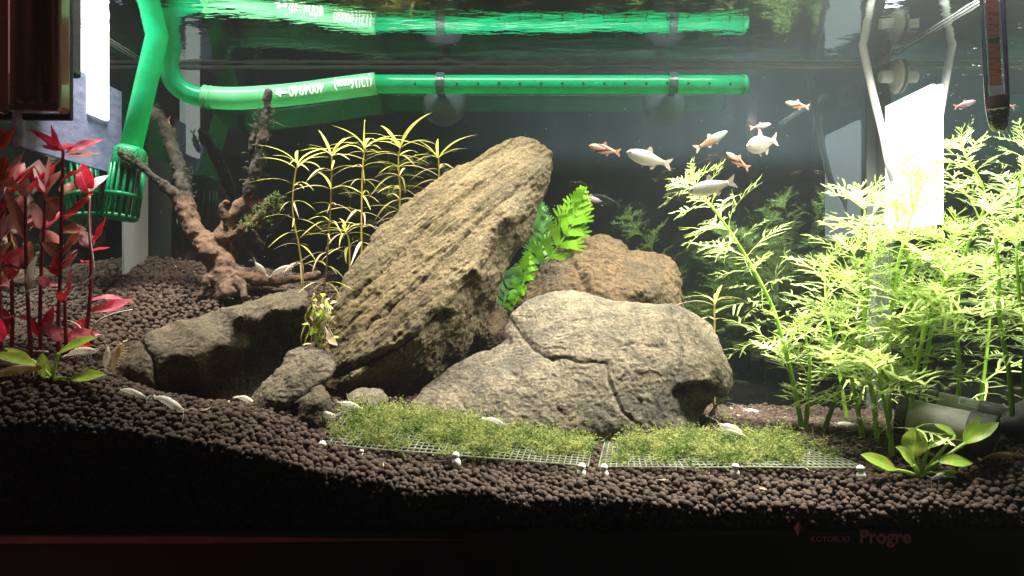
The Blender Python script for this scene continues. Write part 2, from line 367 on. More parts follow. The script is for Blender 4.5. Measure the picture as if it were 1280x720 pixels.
# ---------------------------------------------------------------- soil height field
def pts_soil():
    out = []
    for d, lst in ((0.4225, ((-80,530),(0,532),(100,536),(200,548),(300,566),(400,592),(520,614),(640,626),(900,638),(1100,642),(1280,640),(1360,636))),
                   (0.4300, ((-60,505),(50,508),(150,521),(250,538),(350,560),(450,585),(600,603),(750,612),(900,616),(1100,617),(1280,608))),
                   (0.4400, ((-40,480),(20,481),(100,488),(170,506),(240,522),(320,540),(400,563),(500,584),(600,592),(740,599),(900,602),(1050,603),(1150,600),(1280,588))),
                   (0.452, ((-40,470),(20,470),(100,475),(170,491),(240,507),(320,521),(400,549),(500,573),(600,582),(740,590),(900,592),(1050,590),(1150,580),(1280,566))),
                   (0.490, ((0,438),(60,443),(130,456),(200,496),(300,509),(430,517),(560,535),(740,552),(900,548),(1000,546),(1200,550))),
                   (0.515, ((20,420),(110,426),(150,436),(220,500),(300,507),(400,503),(640,524),(900,538))),
                   (0.535, ((20,405),(110,410),(150,416),(250,490),(300,498),(370,490),(450,492),(640,516),(900,533),(1050,538),(1180,543))),
                   (0.575, ((70,378),(180,380),(270,378),(350,385),(450,480),(640,500),(920,523),(1080,530))),
                   (0.610, ((110,350),(200,351),(290,358),(380,368),(450,440),(640,480),(920,517),(1080,524))),
                   (0.655, ((150,322),(230,328),(290,337),(400,352),(500,400),(640,440),(900,510),(1060,516)))):
        for px, py in lst: out.append(tuple(P(px, py, d)))
    return np.array(out)
SP = pts_soil()
def _rbf(A, B): return np.sqrt(((A[:, None, :] - B[None, :, :])**2).sum(-1) + 1e-5)
_K = _rbf(SP[:, :2], SP[:, :2]); _Q = np.c_[np.ones(len(SP)), SP[:, :2]]
_S = np.block([[_K + 1e-4*np.eye(len(SP)), _Q], [_Q.T, np.zeros((3, 3))]])
_w = np.linalg.solve(_S, np.r_[SP[:, 2], 0, 0, 0])
def soil_z(X, Y):
    A = np.c_[np.ravel(X), np.ravel(Y)]
    return (_rbf(A, SP[:, :2]) @ _w[:-3] + np.c_[np.ones(len(A)), A] @ _w[-3:]).reshape(np.shape(X))
def sz(x, y): return float(soil_z(np.array([x]), np.array([y]))[0])
def soil_hit(px, py, d0=0.424):
    ds = np.linspace(d0, 0.655, 300); X = (px-640)/F*ds; Z = CZ+(360-py)/F*ds
    h = soil_z(X, ds); k = np.argmax(h >= Z)
    d = ds[k] if (h >= Z).any() else 0.655
    return P(px, py, d)

ZB = CZ - 0.128                   # floor of the tank (inside)
# solid bed under the pellets
nx, ny = 121, 49
gx = np.linspace(-XS+0.0005, XS-0.0005, nx); gy = np.linspace(YF+0.0042, YB-0.0005, ny)
GX, GY = np.meshgrid(gx, gy); GZ = soil_z(GX, GY) - 0.0032
V = np.c_[GX.ravel(), GY.ravel(), GZ.ravel()]; nb = len(V)
Vb = V.copy(); Vb[:, 2] = ZB + 0.0005; Vall = np.r_[V, Vb]; Fc = []
for j in range(ny-1):
    for i in range(nx-1):
        a = j*nx+i; Fc.append((a, a+1, a+nx+1, a+nx)); Fc.append((nb+a, nb+a+nx, nb+a+nx+1, nb+a+1))
for i in range(nx-1):
    Fc.append((i, nb+i, nb+i+1, i+1)); b = (ny-1)*nx+i; Fc.append((b, b+1, nb+b+1, nb+b))
for j in range(ny-1):
    a = j*nx; Fc.append((a, a+nx, nb+a+nx, nb+a)); b = a+nx-1; Fc.append((b, nb+b, nb+b+nx, b+nx))
tag(mesh_obj('ground', Vall, Fc, M['soil_bed'], loc=(0, 0.54, ZB)), kind='structure')

def ico(sub):
    bm = bmesh.new(); bmesh.ops.create_icosphere(bm, subdivisions=sub, radius=1)
    v = np.array([x.co[:] for x in bm.verts]); f = np.array([[x.index for x in q.verts] for q in bm.faces]); bm.free(); return v, f
def scatter(C, R, sub=2, squash=0.22, lump=0.12):
    iv, it = ico(sub); n = len(C)
    S = R[:, None] * (1 + np.random.uniform(-squash, squash, (n, 3)))
    A = np.random.uniform(0, 2*math.pi, n); ca, sa = np.cos(A), np.sin(A)
    lumps = 1 + np.random.uniform(-lump, lump, (n, len(iv)))
    W = iv[None] * S[:, None, :] * lumps[:, :, None]
    X = W[..., 0]*ca[:, None] - W[..., 1]*sa[:, None]; Y = W[..., 0]*sa[:, None] + W[..., 1]*ca[:, None]
    W = np.stack([X, Y, W[..., 2]], -1) + C[:, None, :]
    T = (it[None] + (np.arange(n)*len(iv))[:, None, None]).reshape(-1, 3)
    return W.reshape(-1, 3), T
# pellets: the sloping surface (two staggered layers) and the face pressed against the front pane
sp = 0.0033; cs = []
for layer, dz in ((0, 0.0), (1, 0.0011)):
    ys = np.arange(YF+0.002, YB-0.002, sp*0.9); 
    for j, y in enumerate(ys):
        step = sp*(1.0 if layer == 0 else 2.0)
        xs = np.arange(-XS+0.002 + (j % 2)*step*0.5 + layer*0.0013, XS-0.002, step)
        x = xs + np.random.uniform(-0.0012, 0.0012, len(xs)); yy = y + np.random.uniform(-0.0012, 0.0012, len(xs))
        x = np.clip(x, -XS+0.002, XS-0.002); yy = np.clip(yy, YF+0.0021, YB-0.002)
        z = soil_z(x, yy) + dz + np.random.uniform(-0.0011, 0.0009, len(xs)); cs.append(np.c_[x, yy, z])
for r in range(28):
    xs = np.arange(-XS+0.002+(r % 2)*sp/2, XS-0.002, sp*0.98)
    x = xs + np.random.uniform(-0.0008, 0.0008, len(xs))
    z = soil_z(x, np.full(len(x), YF+0.002)) - 0.0025 - r*sp*0.86 + np.random.uniform(-0.0008, 0.0008, len(xs))
    k = z > ZB+0.002; cs.append(np.c_[x[k], YF+0.0023+np.random.uniform(0, 0.0008, k.sum()), z[k]])
CC = np.concatenate(cs); RR = np.random.uniform(0.00125, 0.00225, len(CC))
Vp, Tp = scatter(CC, RR)
so = tri_obj('soil_pellets', Vp, Tp, M['soil'], loc=(0, 0.54, ZB))
tag(so, 'dark brown baked soil pellets banked up across the tank floor', 'soil', kind='stuff')

# ---------------------------------------------------------------- tank, water, backdrop
ZT = WZ + 0.05
tank = thing('aquarium', 'rectangular glass aquarium on a black base frame with pink lettering', 'aquarium', (0, 0.54, CZ-0.20))
g = 0.005
def sheet(name, corners, mat, parent):
    return mesh_obj(name, corners, [(0, 1, 2, 3)], mat, parent, smooth=False)
MB().box((-XS, YF-g, ZB-0.002), (XS, YF-0.0002, ZT)).build('front_pane', M['pane_front'], tank, smooth=False)
# inner optical faces (normals into the water) with the pane body behind them
sheet('side_pane', [(-XS, YF, ZB), (-XS, YF, ZT), (-XS, YB, ZT), (-XS, YB, ZB)][::-1], M['pane_side'], tank)
sheet('side_pane', [(XS, YF, ZB), (XS, YF, ZT), (XS, YB, ZT), (XS, YB, ZB)], M['pane_side'], tank)
sheet('back_pane', [(-XS, YB, ZB), (XS, YB, ZB), (XS, YB, ZT), (-XS, YB, ZT)], M['pane_back'], tank)
for o in tank.children:
    if o.name.startswith(('side_pane', 'back_pane')):
        n = o.data.polygons[0].normal; c = o.data.polygons[0].center + o.matrix_basis.translation
        want = Vector((0, 0.0, 0)) - Vector((c.x, c.y if 'back' in o.name else 0, 0))
        if n.dot(want) < 0: o.data.flip_normals()
# silicone corner beads and pale edge strips at the rear corners
MB().box((-XS+0.0004, 0.618, ZB), (-XS+0.0012, 0.657, CZ+0.108)).build('corner_strip', M['silicone'], tank, smooth=False)
MB().box((XS-0.0085, YB-0.0030, ZB), (XS-0.0004, YB-0.0004, WZ-0.002)).build('corner_strip', M['silicone_grey'], tank, smooth=False)
MB().box((XS-0.0012, 0.6355, ZB), (XS-0.0004, YB-0.004, WZ-0.004)).build('corner_strip', M['silicone_grey'], tank, smooth=False)
# base frame
fz = CZ - (664-360)/F*0.412
fr = MB().box((-XS-0.012, 0.4065, fz-0.055), (XS+0.012, 0.4125, fz)).build('base_frame', M['frame'], tank, smooth=False); bevel(fr, 0.0012)
MB().box((-XS-0.010, 0.4135, fz-0.05), (XS+0.010, YB+0.02, ZB-0.0022)).build('floor_plate', M['blackplastic'], tank, smooth=False)
tz0, tz1 = fz-0.0042, fz-0.0010; tzm = (tz0+tz1)/2  # reddish highlight on the frame, made as a red strip that tapers out
MB().add([(-XS-.0118, .4066, tz0), (-XS-.0118, .4052, tz0), (-XS-.0118, .4052, tz1), (-XS-.0118, .4066, tz1), (-.16, .4066, tz0), (-.16, .4052, tz0), (-.16, .4052, tz1), (-.16, .4066, tz1), (-.02, .4066, tzm), (-.02, .4063, tzm)],
         [(0, 1, 2, 3), (1, 5, 6, 2), (0, 4, 5, 1), (3, 2, 6, 7), (5, 9, 6), (4, 8, 9, 5), (6, 9, 8, 7), (0, 3, 7, 4), (4, 7, 8)]).build('highlight_strip', M['frame_highlight'], fr, smooth=False)
MB().box((0.012, 0.4052, fz-0.0228), (XS+0.0118, 0.4066, fz-0.0215)).build('highlight_strip', M['frame_highlight'], fr, smooth=False)

def text_mesh(body, size, shear=0.0, spacing=1.0, bold=0.0, res=3):
    cu = bpy.data.curves.new('text', 'FONT'); cu.body = body; cu.size = size; cu.space_character = spacing
    cu.offset = bold; cu.resolution_u = res; cu.align_x = 'LEFT'
    o = bpy.data.objects.new('text', cu); COL.objects.link(o)
    dg = bpy.context.evaluated_depsgraph_get(); dg.update()
    me = bpy.data.meshes.new_from_object(o.evaluated_get(dg))
    v = np.array([x.co[:] for x in me.vertices]); f = [tuple(p.vertices) for p in me.polygons]
    bpy.data.objects.remove(o); bpy.data.curves.remove(cu); bpy.data.meshes.remove(me)
    return v, f
def frame_text(body, px0, px1, ybase, parent, bold=0.0):
    yd = 0.4062; v, f = text_mesh(body, 1.0, bold=bold)
    k = ((px1-px0)/F*yd) / (v[:, 0].max()-v[:, 0].min()); o0 = P(px0, ybase, yd)
    W = np.c_[o0.x + (v[:, 0]-v[:, 0].min())*k, np.full(len(v), yd), o0.z + v[:, 1]*k]
    mesh_obj('lettering', W, f, M['letter'], parent, smooth=False)
frame_text('KOTOBUKI', 1014, 1062, 677, fr, 0.012)
frame_text('Progre', 1075, 1139, 678.5, fr, 0.03)
pc = P(998, 660, 0.4062)
MB().add([(pc.x, 0.4058, pc.z+0.0035), (pc.x+0.0022, 0.4058, pc.z), (pc.x-0.0004, 0.4058, pc.z-0.0042), (pc.x-0.0024, 0.4058, pc.z+0.0004), (pc.x, 0.4050, pc.z)],
         [(0, 4, 1), (1, 4, 2), (2, 4, 3), (3, 4, 0), (0, 1, 2, 3)]).build('emblem', M['letter'], fr, smooth=False)

# water surface (normal down: seen from below) and its edge line along the panes
ws = mesh_obj('water', [(-XS, YF, WZ), (-XS, YB, WZ), (XS, YB, WZ), (XS, YF, WZ)], [(0, 1, 2, 3)], M['water'], loc=(0, 0.54, WZ), smooth=False)
if ws.data.polygons[0].normal.z > 0: ws.data.flip_normals()
tag(ws, kind='structure')
mm = MB()
xs = np.linspace(-XS+0.001, XS-0.001, 120)
mm.tube([(x, YB-0.0018, WZ-0.0022+0.0012*noise.noise((x*45, 3, 0))*(1.5 if -0.06 < x < 0.16 else 0.4)) for x in xs], [0.0018+0.0010*noise.noise((x*60, 9, 0)) for x in xs], 6)
for s in (-1, 1): mm.tube([(s*(XS-0.0015), y, WZ-0.0012+0.0004*noise.noise((s, y*60, 1))) for y in np.linspace(YF+0.002, YB-0.002, 50)], 0.0005, 6)
mm.build('water_edge', M['meniscus'], ws)
bd = MB().box((-0.62, 0.80, -0.15), (0.62, 0.81, 0.75)).build('wall', M['backdrop'], loc=(0, 0.8, -0.15), smooth=False)
tag(bd, kind='structure')

# ---------------------------------------------------------------- rocks
def remesh_raw(mb, voxel, smooth=2):
    me = bpy.data.meshes.new('tmp'); me.from_pydata([tuple(v) for v in mb.v], [], mb.f); me.update()
    o = bpy.data.objects.new('tmp', me); COL.objects.link(o)
    md = o.modifiers.new('r', 'REMESH'); md.mode = 'VOXEL'; md.voxel_size = voxel
    sm = o.modifiers.new('s', 'SMOOTH'); sm.iterations = smooth; sm.factor = 0.5
    dg = bpy.context.evaluated_depsgraph_get(); dg.update()
    m2 = bpy.data.meshes.new_from_object(o.evaluated_get(dg)); bpy.data.objects.remove(o)
    V = np.array([v.co[:] for v in m2.vertices]); Nn = np.array([v.normal[:] for v in m2.vertices]); Fs = [tuple(p.vertices) for p in m2.polygons]
    bpy.data.meshes.remove(m2); return V, Nn, Fs
def rock(name, label, outline, center, ctrl, back, mat, amp=0.0030, freq=60, strata=None, nseg=190, nring=40, roundness=0.010, seed=0, facet=0.0, jag=2.0, voxel=0.0010, cracks=()):
    ctrl = np.array(ctrl, float); C2 = ctrl[:, :2]/100
    K = np.sqrt(((C2[:, None]-C2[None])**2).sum(-1)); Q = np.c_[np.ones(len(C2)), C2]
    S = np.block([[K, Q], [Q.T, np.zeros((3, 3))]]); w = np.linalg.lstsq(S, np.r_[ctrl[:, 2], 0, 0, 0], rcond=None)[0]
    def dep(px, py):
        A = np.c_[np.ravel(px), np.ravel(py)]/100
        k = np.sqrt(((A[:, None]-C2[None])**2).sum(-1))
        return k @ w[:-3] + np.c_[np.ones(len(A)), A] @ w[-3:]
    # outline in polar form around the centre
    O = np.array(outline, float); cx, cy = center
    th = np.linspace(0, 2*math.pi, nseg, endpoint=False); R = np.zeros(nseg)
    A = O; B = np.roll(O, -1, 0)
    for i, t in enumerate(th):
        dx, dy = math.cos(t), math.sin(t); best = 0
        ex, ey = B[:, 0]-A[:, 0], B[:, 1]-A[:, 1]; den = dx*ey - dy*ex
        ax_, ay_ = A[:, 0]-cx, A[:, 1]-cy
        with np.errstate(all='ignore'):
            tt = (ax_*ey - ay_*ex)/den; ss = (ax_*dy - ay_*dx)/den
        ok = (np.abs(den) > 1e-9) & (ss >= -1e-9) & (ss <= 1+1e-9) & (tt > 0)
        R[i] = tt[ok].max() if ok.any() else 1
    R = 0.5*R + 0.25*np.roll(R, 1) + 0.25*np.roll(R, -1)
    R = R + np.array([jag*noise.noise((math.cos(t)*R[i]/9+seed, math.sin(t)*R[i]/9, seed)) for i, t in enumerate(th)])
    ts = np.sin(np.linspace(0, math.pi/2, nring+1)[1:])**0.85
    px = cx + np.outer(ts, R*np.cos(th)); py = cy + np.outer(ts, R*np.sin(th))
    d = dep(px, py).reshape(px.shape) + roundness*(1-np.sqrt(np.clip(1-ts[:, None]**5, 0, 1)))
    drim = d[-1]
    Vf = [P(cx, cy, dep([cx], [cy])[0])] + [P(px[r, i], py[r, i], d[r, i]) for r in range(nring) for i in range(nseg)]
    nb_ = nring//2; tb = ts[::2][::-1][1:] if nring % 2 else ts[1::2][::-1][1:]
    cen = P(cx, cy, drim.mean()); Vb = []
    for t in tb:
        for i in range(nseg):
            p = P(cx+R[i]*math.cos(th[i])*t, cy+R[i]*math.sin(th[i])*t, drim[i]*t + drim.mean()*(1-t))
            p.y += back*math.sqrt(max(0, 1-t**3)); Vb.append(p)
    pe = cen.copy(); pe.y += back
    V = Vf + Vb + [pe]; Fs = []
    for i in range(nseg): Fs.append((0, 1+i, 1+(i+1) % nseg))
    rows = nring + len(tb)
    for r in range(rows-1):
        for i in range(nseg):
            a = 1+r*nseg+i; b = 1+r*nseg+(i+1) % nseg; Fs.append((a, a+nseg, b+nseg, b))
    l = 1+(rows-1)*nseg
    for i in range(nseg): Fs.append((l+i, len(V)-1, l+(i+1) % nseg))
    base = Vector((cen.x, cen.y, min(v.z for v in V)))
    mbx = MB(); mbx.v = [tuple(v) for v in V]; mbx.f = Fs
    bmt = bmesh.new(); mt = bpy.data.meshes.new('tmp'); mt.from_pydata(mbx.v, [], mbx.f); bmt.from_mesh(mt)
    bmesh.ops.recalc_face_normals(bmt, faces=bmt.faces); bmt.to_mesh(mt); bmt.free()
    mbx.v = [tuple(v.co) for v in mt.vertices]; mbx.f = [tuple(p.vertices) for p in mt.polygons]; bpy.data.meshes.remove(mt)
    Vr, Nr, Fr = remesh_raw(mbx, voxel)
    sd = Vector((seed*3.1, seed*1.7, seed)); out = []
    cr_ = [(np.array(c[0], float), c[1], c[2], c[3]) for c in cracks]
    for v, n in zip(Vr, Nr):
        p = Vector(v)
        h = amp*noise.fractal(p*freq+sd, 0.9, 2.1, 2) + amp*0.42*noise.fractal(p*freq*5+sd, 0.6, 2.2, 4)
        if facet:
            ds_, ps_ = noise.voronoi(p*facet + noise.noise_vector(p*facet*1.5+sd)*0.45 + sd)
            h += amp*0.75*noise.noise(ps_[0]*7.7) - amp*0.30*max(0.0, 1-(ds_[1]-ds_[0])*9)*max(0, noise.noise(p*35+sd)+.25)
        if strata:
            ang, sa, fr_ = strata; u = Vector((math.cos(ang), 0, math.sin(ang))); w2 = Vector((-math.sin(ang), 0, math.cos(ang)))
            a = p.dot(u); t = p.dot(w2) + 0.0035*noise.noise(p*22+sd)
            q2 = Vector((a*8, t*fr_, p.y*fr_*0.5)) + sd
            n1 = noise.fractal(q2, 0.75, 2.3, 5)
            vv = t*62 + p.y*40 + 2.6*noise.noise(Vector((a*13, t*16, p.y*12))+sd); saw = vv-math.floor(vv)
            msk = min(1, max(0, noise.noise(Vector((a*11, t*30, 7))+sd)*2.2+0.45))
            h += sa*(0.45-abs(n1)*1.7)*(0.35+1.1*max(0, min(1, noise.noise(p*26+sd)*1.5+.5))) + sa*0.4*msk*(saw**1.6-0.4)
        if cr_:
            px_ = 640+p.x/p.y*F; py_ = 360-(p.z-CZ)/p.y*F + 4*noise.noise(p*120+sd)
            if n[1] < 0.25:
                for (pl, wd, dp, stp) in cr_:
                    A_, B_ = pl[:-1], pl[1:]; e = B_-A_; q = np.array([px_, py_])-A_
                    tt = np.clip((q*e).sum(1)/(e*e).sum(1), 0, 1); dv = q-e*tt[:, None]; ds = np.sqrt((dv*dv).sum(1)); k = int(ds.argmin()); dm = ds[k]
                    if dm < wd*6:
                        h -= dp*math.exp(-(dm/wd)**2)
                        if stp:
                            sg = e[k][0]*q[k][1]-e[k][1]*q[k][0]
                            if sg > 0: h -= stp*math.exp(-dm/(wd*2.5))
        out.append(v + n*h)
    o = mesh_obj(name, np.array(out), Fr, mat, loc=base)
    return tag(o, label, 'rock')

rock('leaning_boulder', 'tall slanting layered brown boulder, the largest rock, leaning over the others',
     [(413,440),(416,385),(430,345),(465,300),(510,250),(560,215),(600,195),(625,180),(650,172),(675,175),(690,190),(691,210),(683,240),(672,262),(668,285),(652,305),(640,320),(627,350),(618,380),(604,410),(590,440),(565,470),(535,490),(510,505),(480,512),(440,508),(412,500),(405,470)],
     (545, 345), [(430,345,.555),(470,300,.57),(510,250,.58),(560,215,.59),(600,195,.60),(650,172,.605),(675,175,.603),(420,400,.54),(412,440,.525),
                  (440,470,.505),(500,440,.503),(530,425,.505),(600,340,.527),(640,270,.55),(672,215,.578),(560,385,.512),
                  (691,205,.592),(672,270,.580),(640,325,.572),(610,385,.570),(590,440,.566),(555,450,.548),(520,490,.545),(480,500,.530),(415,495,.518),(480,380,.530),(540,300,.556),(600,240,.578),(460,425,.517)],
     0.05, M['rockA'], amp=0.0022, freq=55, strata=(math.radians(43), 0.0016, 95), nseg=200, nring=40, seed=1, voxel=0.0009,
     cracks=[([(425,462),(470,447),(520,420),(565,392)], 4, .004, .005), ([(455,408),(530,345),(600,272),(645,232)], 3, .0018, .0025), ([(440,372),(520,292),(590,232)], 3, .0014, .002),
             ([(505,432),(590,355),(655,275)], 4, .002, .003), ([(560,300),(610,250)], 3, .002, .0)])
rock('broad_boulder', 'broad grey-brown boulder lying low behind the moss mats',
     [(508,510),(540,475),(575,452),(612,437),(632,425),(628,410),(640,390),(665,372),(700,363),(735,365),(770,377),(800,378),(840,380),(868,391),(890,408),(905,440),(916,468),(918,485),(900,497),(884,507),(872,527),(862,545),(800,552),(700,552),(600,550),(530,540)],
     (715, 465), [(510,515,.488),(600,540,.484),(700,545,.482),(800,545,.484),(860,540,.492),(560,480,.505),(632,425,.535),(665,372,.55),(700,363,.553),(770,377,.55),(840,380,.548),(890,410,.545),
                  (918,485,.53),(885,478,.500),(872,515,.515),(720,450,.507),(800,440,.505),(660,470,.503),(740,400,.528),(850,430,.515),(620,500,.493),(780,500,.492),(880,500,.507)],
     0.05, M['rockB'], amp=0.0014, freq=42, nseg=200, nring=40, seed=5, facet=34, voxel=0.0009,
     cracks=[([(690,446),(730,452),(757,452),(762,478),(780,515),(800,532)], 2.2, .0018, .0006), ([(640,400),(665,432),(690,446)], 4, .0012, .0018), ([(635,430),(600,455),(570,490)], 4, .0008, .0012), ([(850,492),(880,484),(893,492)], 6, .008, .0), ([(840,385),(860,430),(850,470)], 4, .0015, .002)])
rock('rear_boulder', 'dark brown rounded boulder behind the broad grey one, beside the fern',
     [(632,400),(645,358),(668,330),(700,312),(730,296),(752,292),(775,300),(790,313),(815,318),(838,317),(850,340),(854,370),(856,400),(840,425),(700,425),(650,420)],
     (750, 358), [(635,400,.575),(650,355,.59),(700,312,.605),(752,292,.612),(800,316,.61),(850,340,.60),(855,395,.585),(750,360,.572),(700,360,.575),(800,360,.572),(750,420,.565),(830,350,.582),(690,415,.565)],
     0.04, M['rockC'], amp=0.0026, freq=60, nseg=200, nring=44, seed=9, facet=42, voxel=0.001, cracks=[([(720,330),(735,360),(730,390)], 4, .003, .002)])
rock('overhanging_slab', 'long low dark slab with a hollow under its upper ledge, at the foot of the driftwood slope',
     [(126,462),(146,436),(170,421),(210,405),(260,392),(320,375),(360,362),(383,362),(388,400),(388,440),(375,475),(340,505),(270,510),(200,508),(160,498),(136,482)],
     (262, 438), [(130,462,.485),(150,432,.497),(210,405,.520),(260,392,.533),(320,375,.548),(360,362,.558),(383,363,.556),(180,424,.485),(240,412,.492),(300,394,.502),(345,386,.510),(380,383,.516),
                  (220,440,.481),(160,455,.476),(190,480,.475),(250,455,.484),(284,432,.492),(268,468,.512),(222,492,.500),(330,440,.536),(300,455,.530),(280,488,.522),(360,425,.538),(375,450,.536),(330,500,.522),(240,502,.512),(387,420,.535),(306,412,.522),(345,405,.532),(378,402,.532),(165,490,.482),(255,470,.494)],
     0.030, M['rockD'], amp=0.0013, freq=75, nseg=200, nring=40, roundness=0.004, seed=13, facet=40, voxel=0.0010, cracks=[([(175,424),(190,440),(200,482)], 4, .002, .003)])
rock('small_stone', 'small tilted angular stone between the hollow slab and the leaning boulder',
     [(308,506),(328,482),(350,455),(370,435),(390,432),(410,438),(421,455),(416,468),(392,487),(362,508),(342,520),(325,516)],
     (366, 476), [(310,505,.478),(350,455,.492),(372,434,.505),(410,438,.503),(421,456,.497),(395,485,.476),(342,519,.466),(366,475,.474),(385,455,.482),(335,497,.469)],
     0.018, M['rockB'], amp=0.0013, freq=90, nseg=130, nring=28, roundness=0.005, seed=17, facet=50, voxel=0.0006)
rock('pebble', 'small pointed stone wedged beside the corner of the moss mat',
     [(366,530),(377,502),(388,485),(403,482),(411,500),(416,522),(402,532)],
     (392, 508), [(367,528,.463),(388,485,.474),(403,483,.473),(415,522,.466),(392,505,.458),(400,500,.459),(392,530,.457)],
     0.012, M['rockD'], amp=0.0010, freq=110, nseg=90, nring=20, roundness=0.004, seed=19, facet=80, voxel=0.0004)
rock('pebble', 'small rounded flat-topped stone at the foot of the leaning boulder',
     [(432,518),(436,493),(450,485),(474,486),(485,496),(484,518),(460,524)],
     (460, 503), [(433,516,.490),(450,486,.500),(475,487,.500),(485,510,.492),(460,503,.484),(460,523,.482)],
     0.012, M['rockB'], amp=0.0007, freq=110, nseg=90, nring=20, roundness=0.005, seed=23, voxel=0.0004)
rock('wedge_stone', 'dark knobbly stone wedged in the gap between the leaning and broad boulders',
     [(585,452),(596,415),(610,385),(622,372),(634,390),(640,418),(632,440),(610,455)],
     (612, 415), [(588,450,.56),(610,385,.585),(622,373,.588),(634,400,.575),(612,415,.556),(630,435,.555),(610,452,.552)],
     0.02, M['rockC'], amp=0.0022, freq=90, nseg=100, nring=24, roundness=0.005, seed=29, facet=60, voxel=0.0006)
rock('low_stone', 'low stone buried in the soil under the heater',
     [(1228,590),(1232,566),(1248,556),(1270,555),(1300,562),(1310,592)],
     (1265, 574), [(1230,588,.452),(1250,556,.468),(1290,558,.466),(1300,590,.45),(1265,574,.448)],
     0.015, M['rockD'], amp=0.0012, freq=90, nseg=90, nring=20, roundness=0.005, seed=31, voxel=0.0006)

# ---------------------------------------------------------------- driftwood
def remesh_union(mb, voxel, amp, freq, seed=0):
    me = bpy.data.meshes.new('tmp'); me.from_pydata([tuple(v) for v in mb.v], [], mb.f); me.update()
    o = bpy.data.objects.new('tmp', me); COL.objects.link(o)
    md = o.modifiers.new('r', 'REMESH'); md.mode = 'VOXEL'; md.voxel_size = voxel
    sm = o.modifiers.new('s', 'SMOOTH'); sm.iterations = 3; sm.factor = 0.5
    dg = bpy.context.evaluated_depsgraph_get(); dg.update()
    m2 = bpy.data.meshes.new_from_object(o.evaluated_get(dg))
    bpy.data.objects.remove(o)
    V = np.array([v.co[:] for v in m2.vertices]); Nn = np.array([v.normal[:] for v in m2.vertices]); Fs = [tuple(p.vertices) for p in m2.polygons]
    H = np.array([amp*noise.fractal(Vector(v)*freq+Vector((seed, 0, 0)), 0.8, 2.1, 4) for v in V])
    return V + Nn*H[:, None], Fs
DW = 0.592
def pxpath(lst, d, n=6):
    """[(px, py, radius px, depth offset)] -> points, radii"""
    q = []
    for t in lst:
        dd = d + (t[3] if len(t) > 3 else 0); p = P(t[0], t[1], dd); q.append((p.x, p.y, p.z, t[2]*0.86/F*dd))
    s = smooth_path(q, n)
    return [Vector(a[:3]) for a in s], [max(a[3], 0.0004) for a in s]
wb = MB(); WOODPATHS = []
for lst in ([(290,372,24,-.01),(283,345,23,-.006),(262,308,17,0),(243,288,13,0),(232,265,11),(222,248,9),(208,236,8,-.004),(188,218,7,-.010),(172,206,8,-.014),(158,196,7,-.018),(148,188,5,-.02)],
            [(248,295,10,0),(238,268,10,.006),(231,240,10,.010),(222,205,10,.014),(210,170,9,.018),(197,145,8,.02),(187,130,4,.02)],
            [(270,318,14,0),(279,294,14,.004),(290,270,10,.006),(306,250,8,.004),(318,220,8,.0),(325,190,8,-.004),(330,160,7,-.006),(333,135,5,-.008),(335,113,3.5,-.01)],
            [(316,215,5,.002),(315,185,4,0.0),(319,160,3.5,-.002),(320,153,3,-.002)],
            [(275,300,11,0),(296,292,8,-.004),(312,282,7,-.008),(328,268,6,-.012),(340,254,5,-.014),(346,246,3,-.016)],
            [(275,340,16,-.004),(300,345,13,-.006),(330,351,9,-.004),(362,350,7,.0),(400,344,5,.004)],
            [(292,345,9,-.014),(302,358,7,-.018),(306,372,5,-.022)], [(262,345,9,-.014),(255,362,6,-.016),(248,374,4,-.016)],
            [(283,285,6,-.004),(281,268,5,-.006),(277,258,3.5,-.008),(283,252,3,-.009),(287,254,2,-.01)],
            [(248,300,12,-.006),(258,312,12,-.010),(268,322,10,-.012)]):
    p, r = pxpath(lst, DW); WOODPATHS.append((p, r)); wb.tube(p, r, 12)
Vw, Fw = remesh_union(wb, 0.0011, 0.0022, 95, 2.0)
b0 = P(285, 365, DW)
dw = thing('driftwood', 'branching brown driftwood stump with dark mossy arms rising from the soil', 'driftwood', (b0.x, b0.y, b0.z))
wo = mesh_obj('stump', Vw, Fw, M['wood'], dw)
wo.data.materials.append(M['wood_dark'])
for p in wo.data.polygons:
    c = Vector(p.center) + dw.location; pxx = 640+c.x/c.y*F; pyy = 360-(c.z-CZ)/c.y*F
    if pyy < 246+8*noise.noise(c*300) or pxx < 205+10*noise.noise(c*200): p.material_index = 1

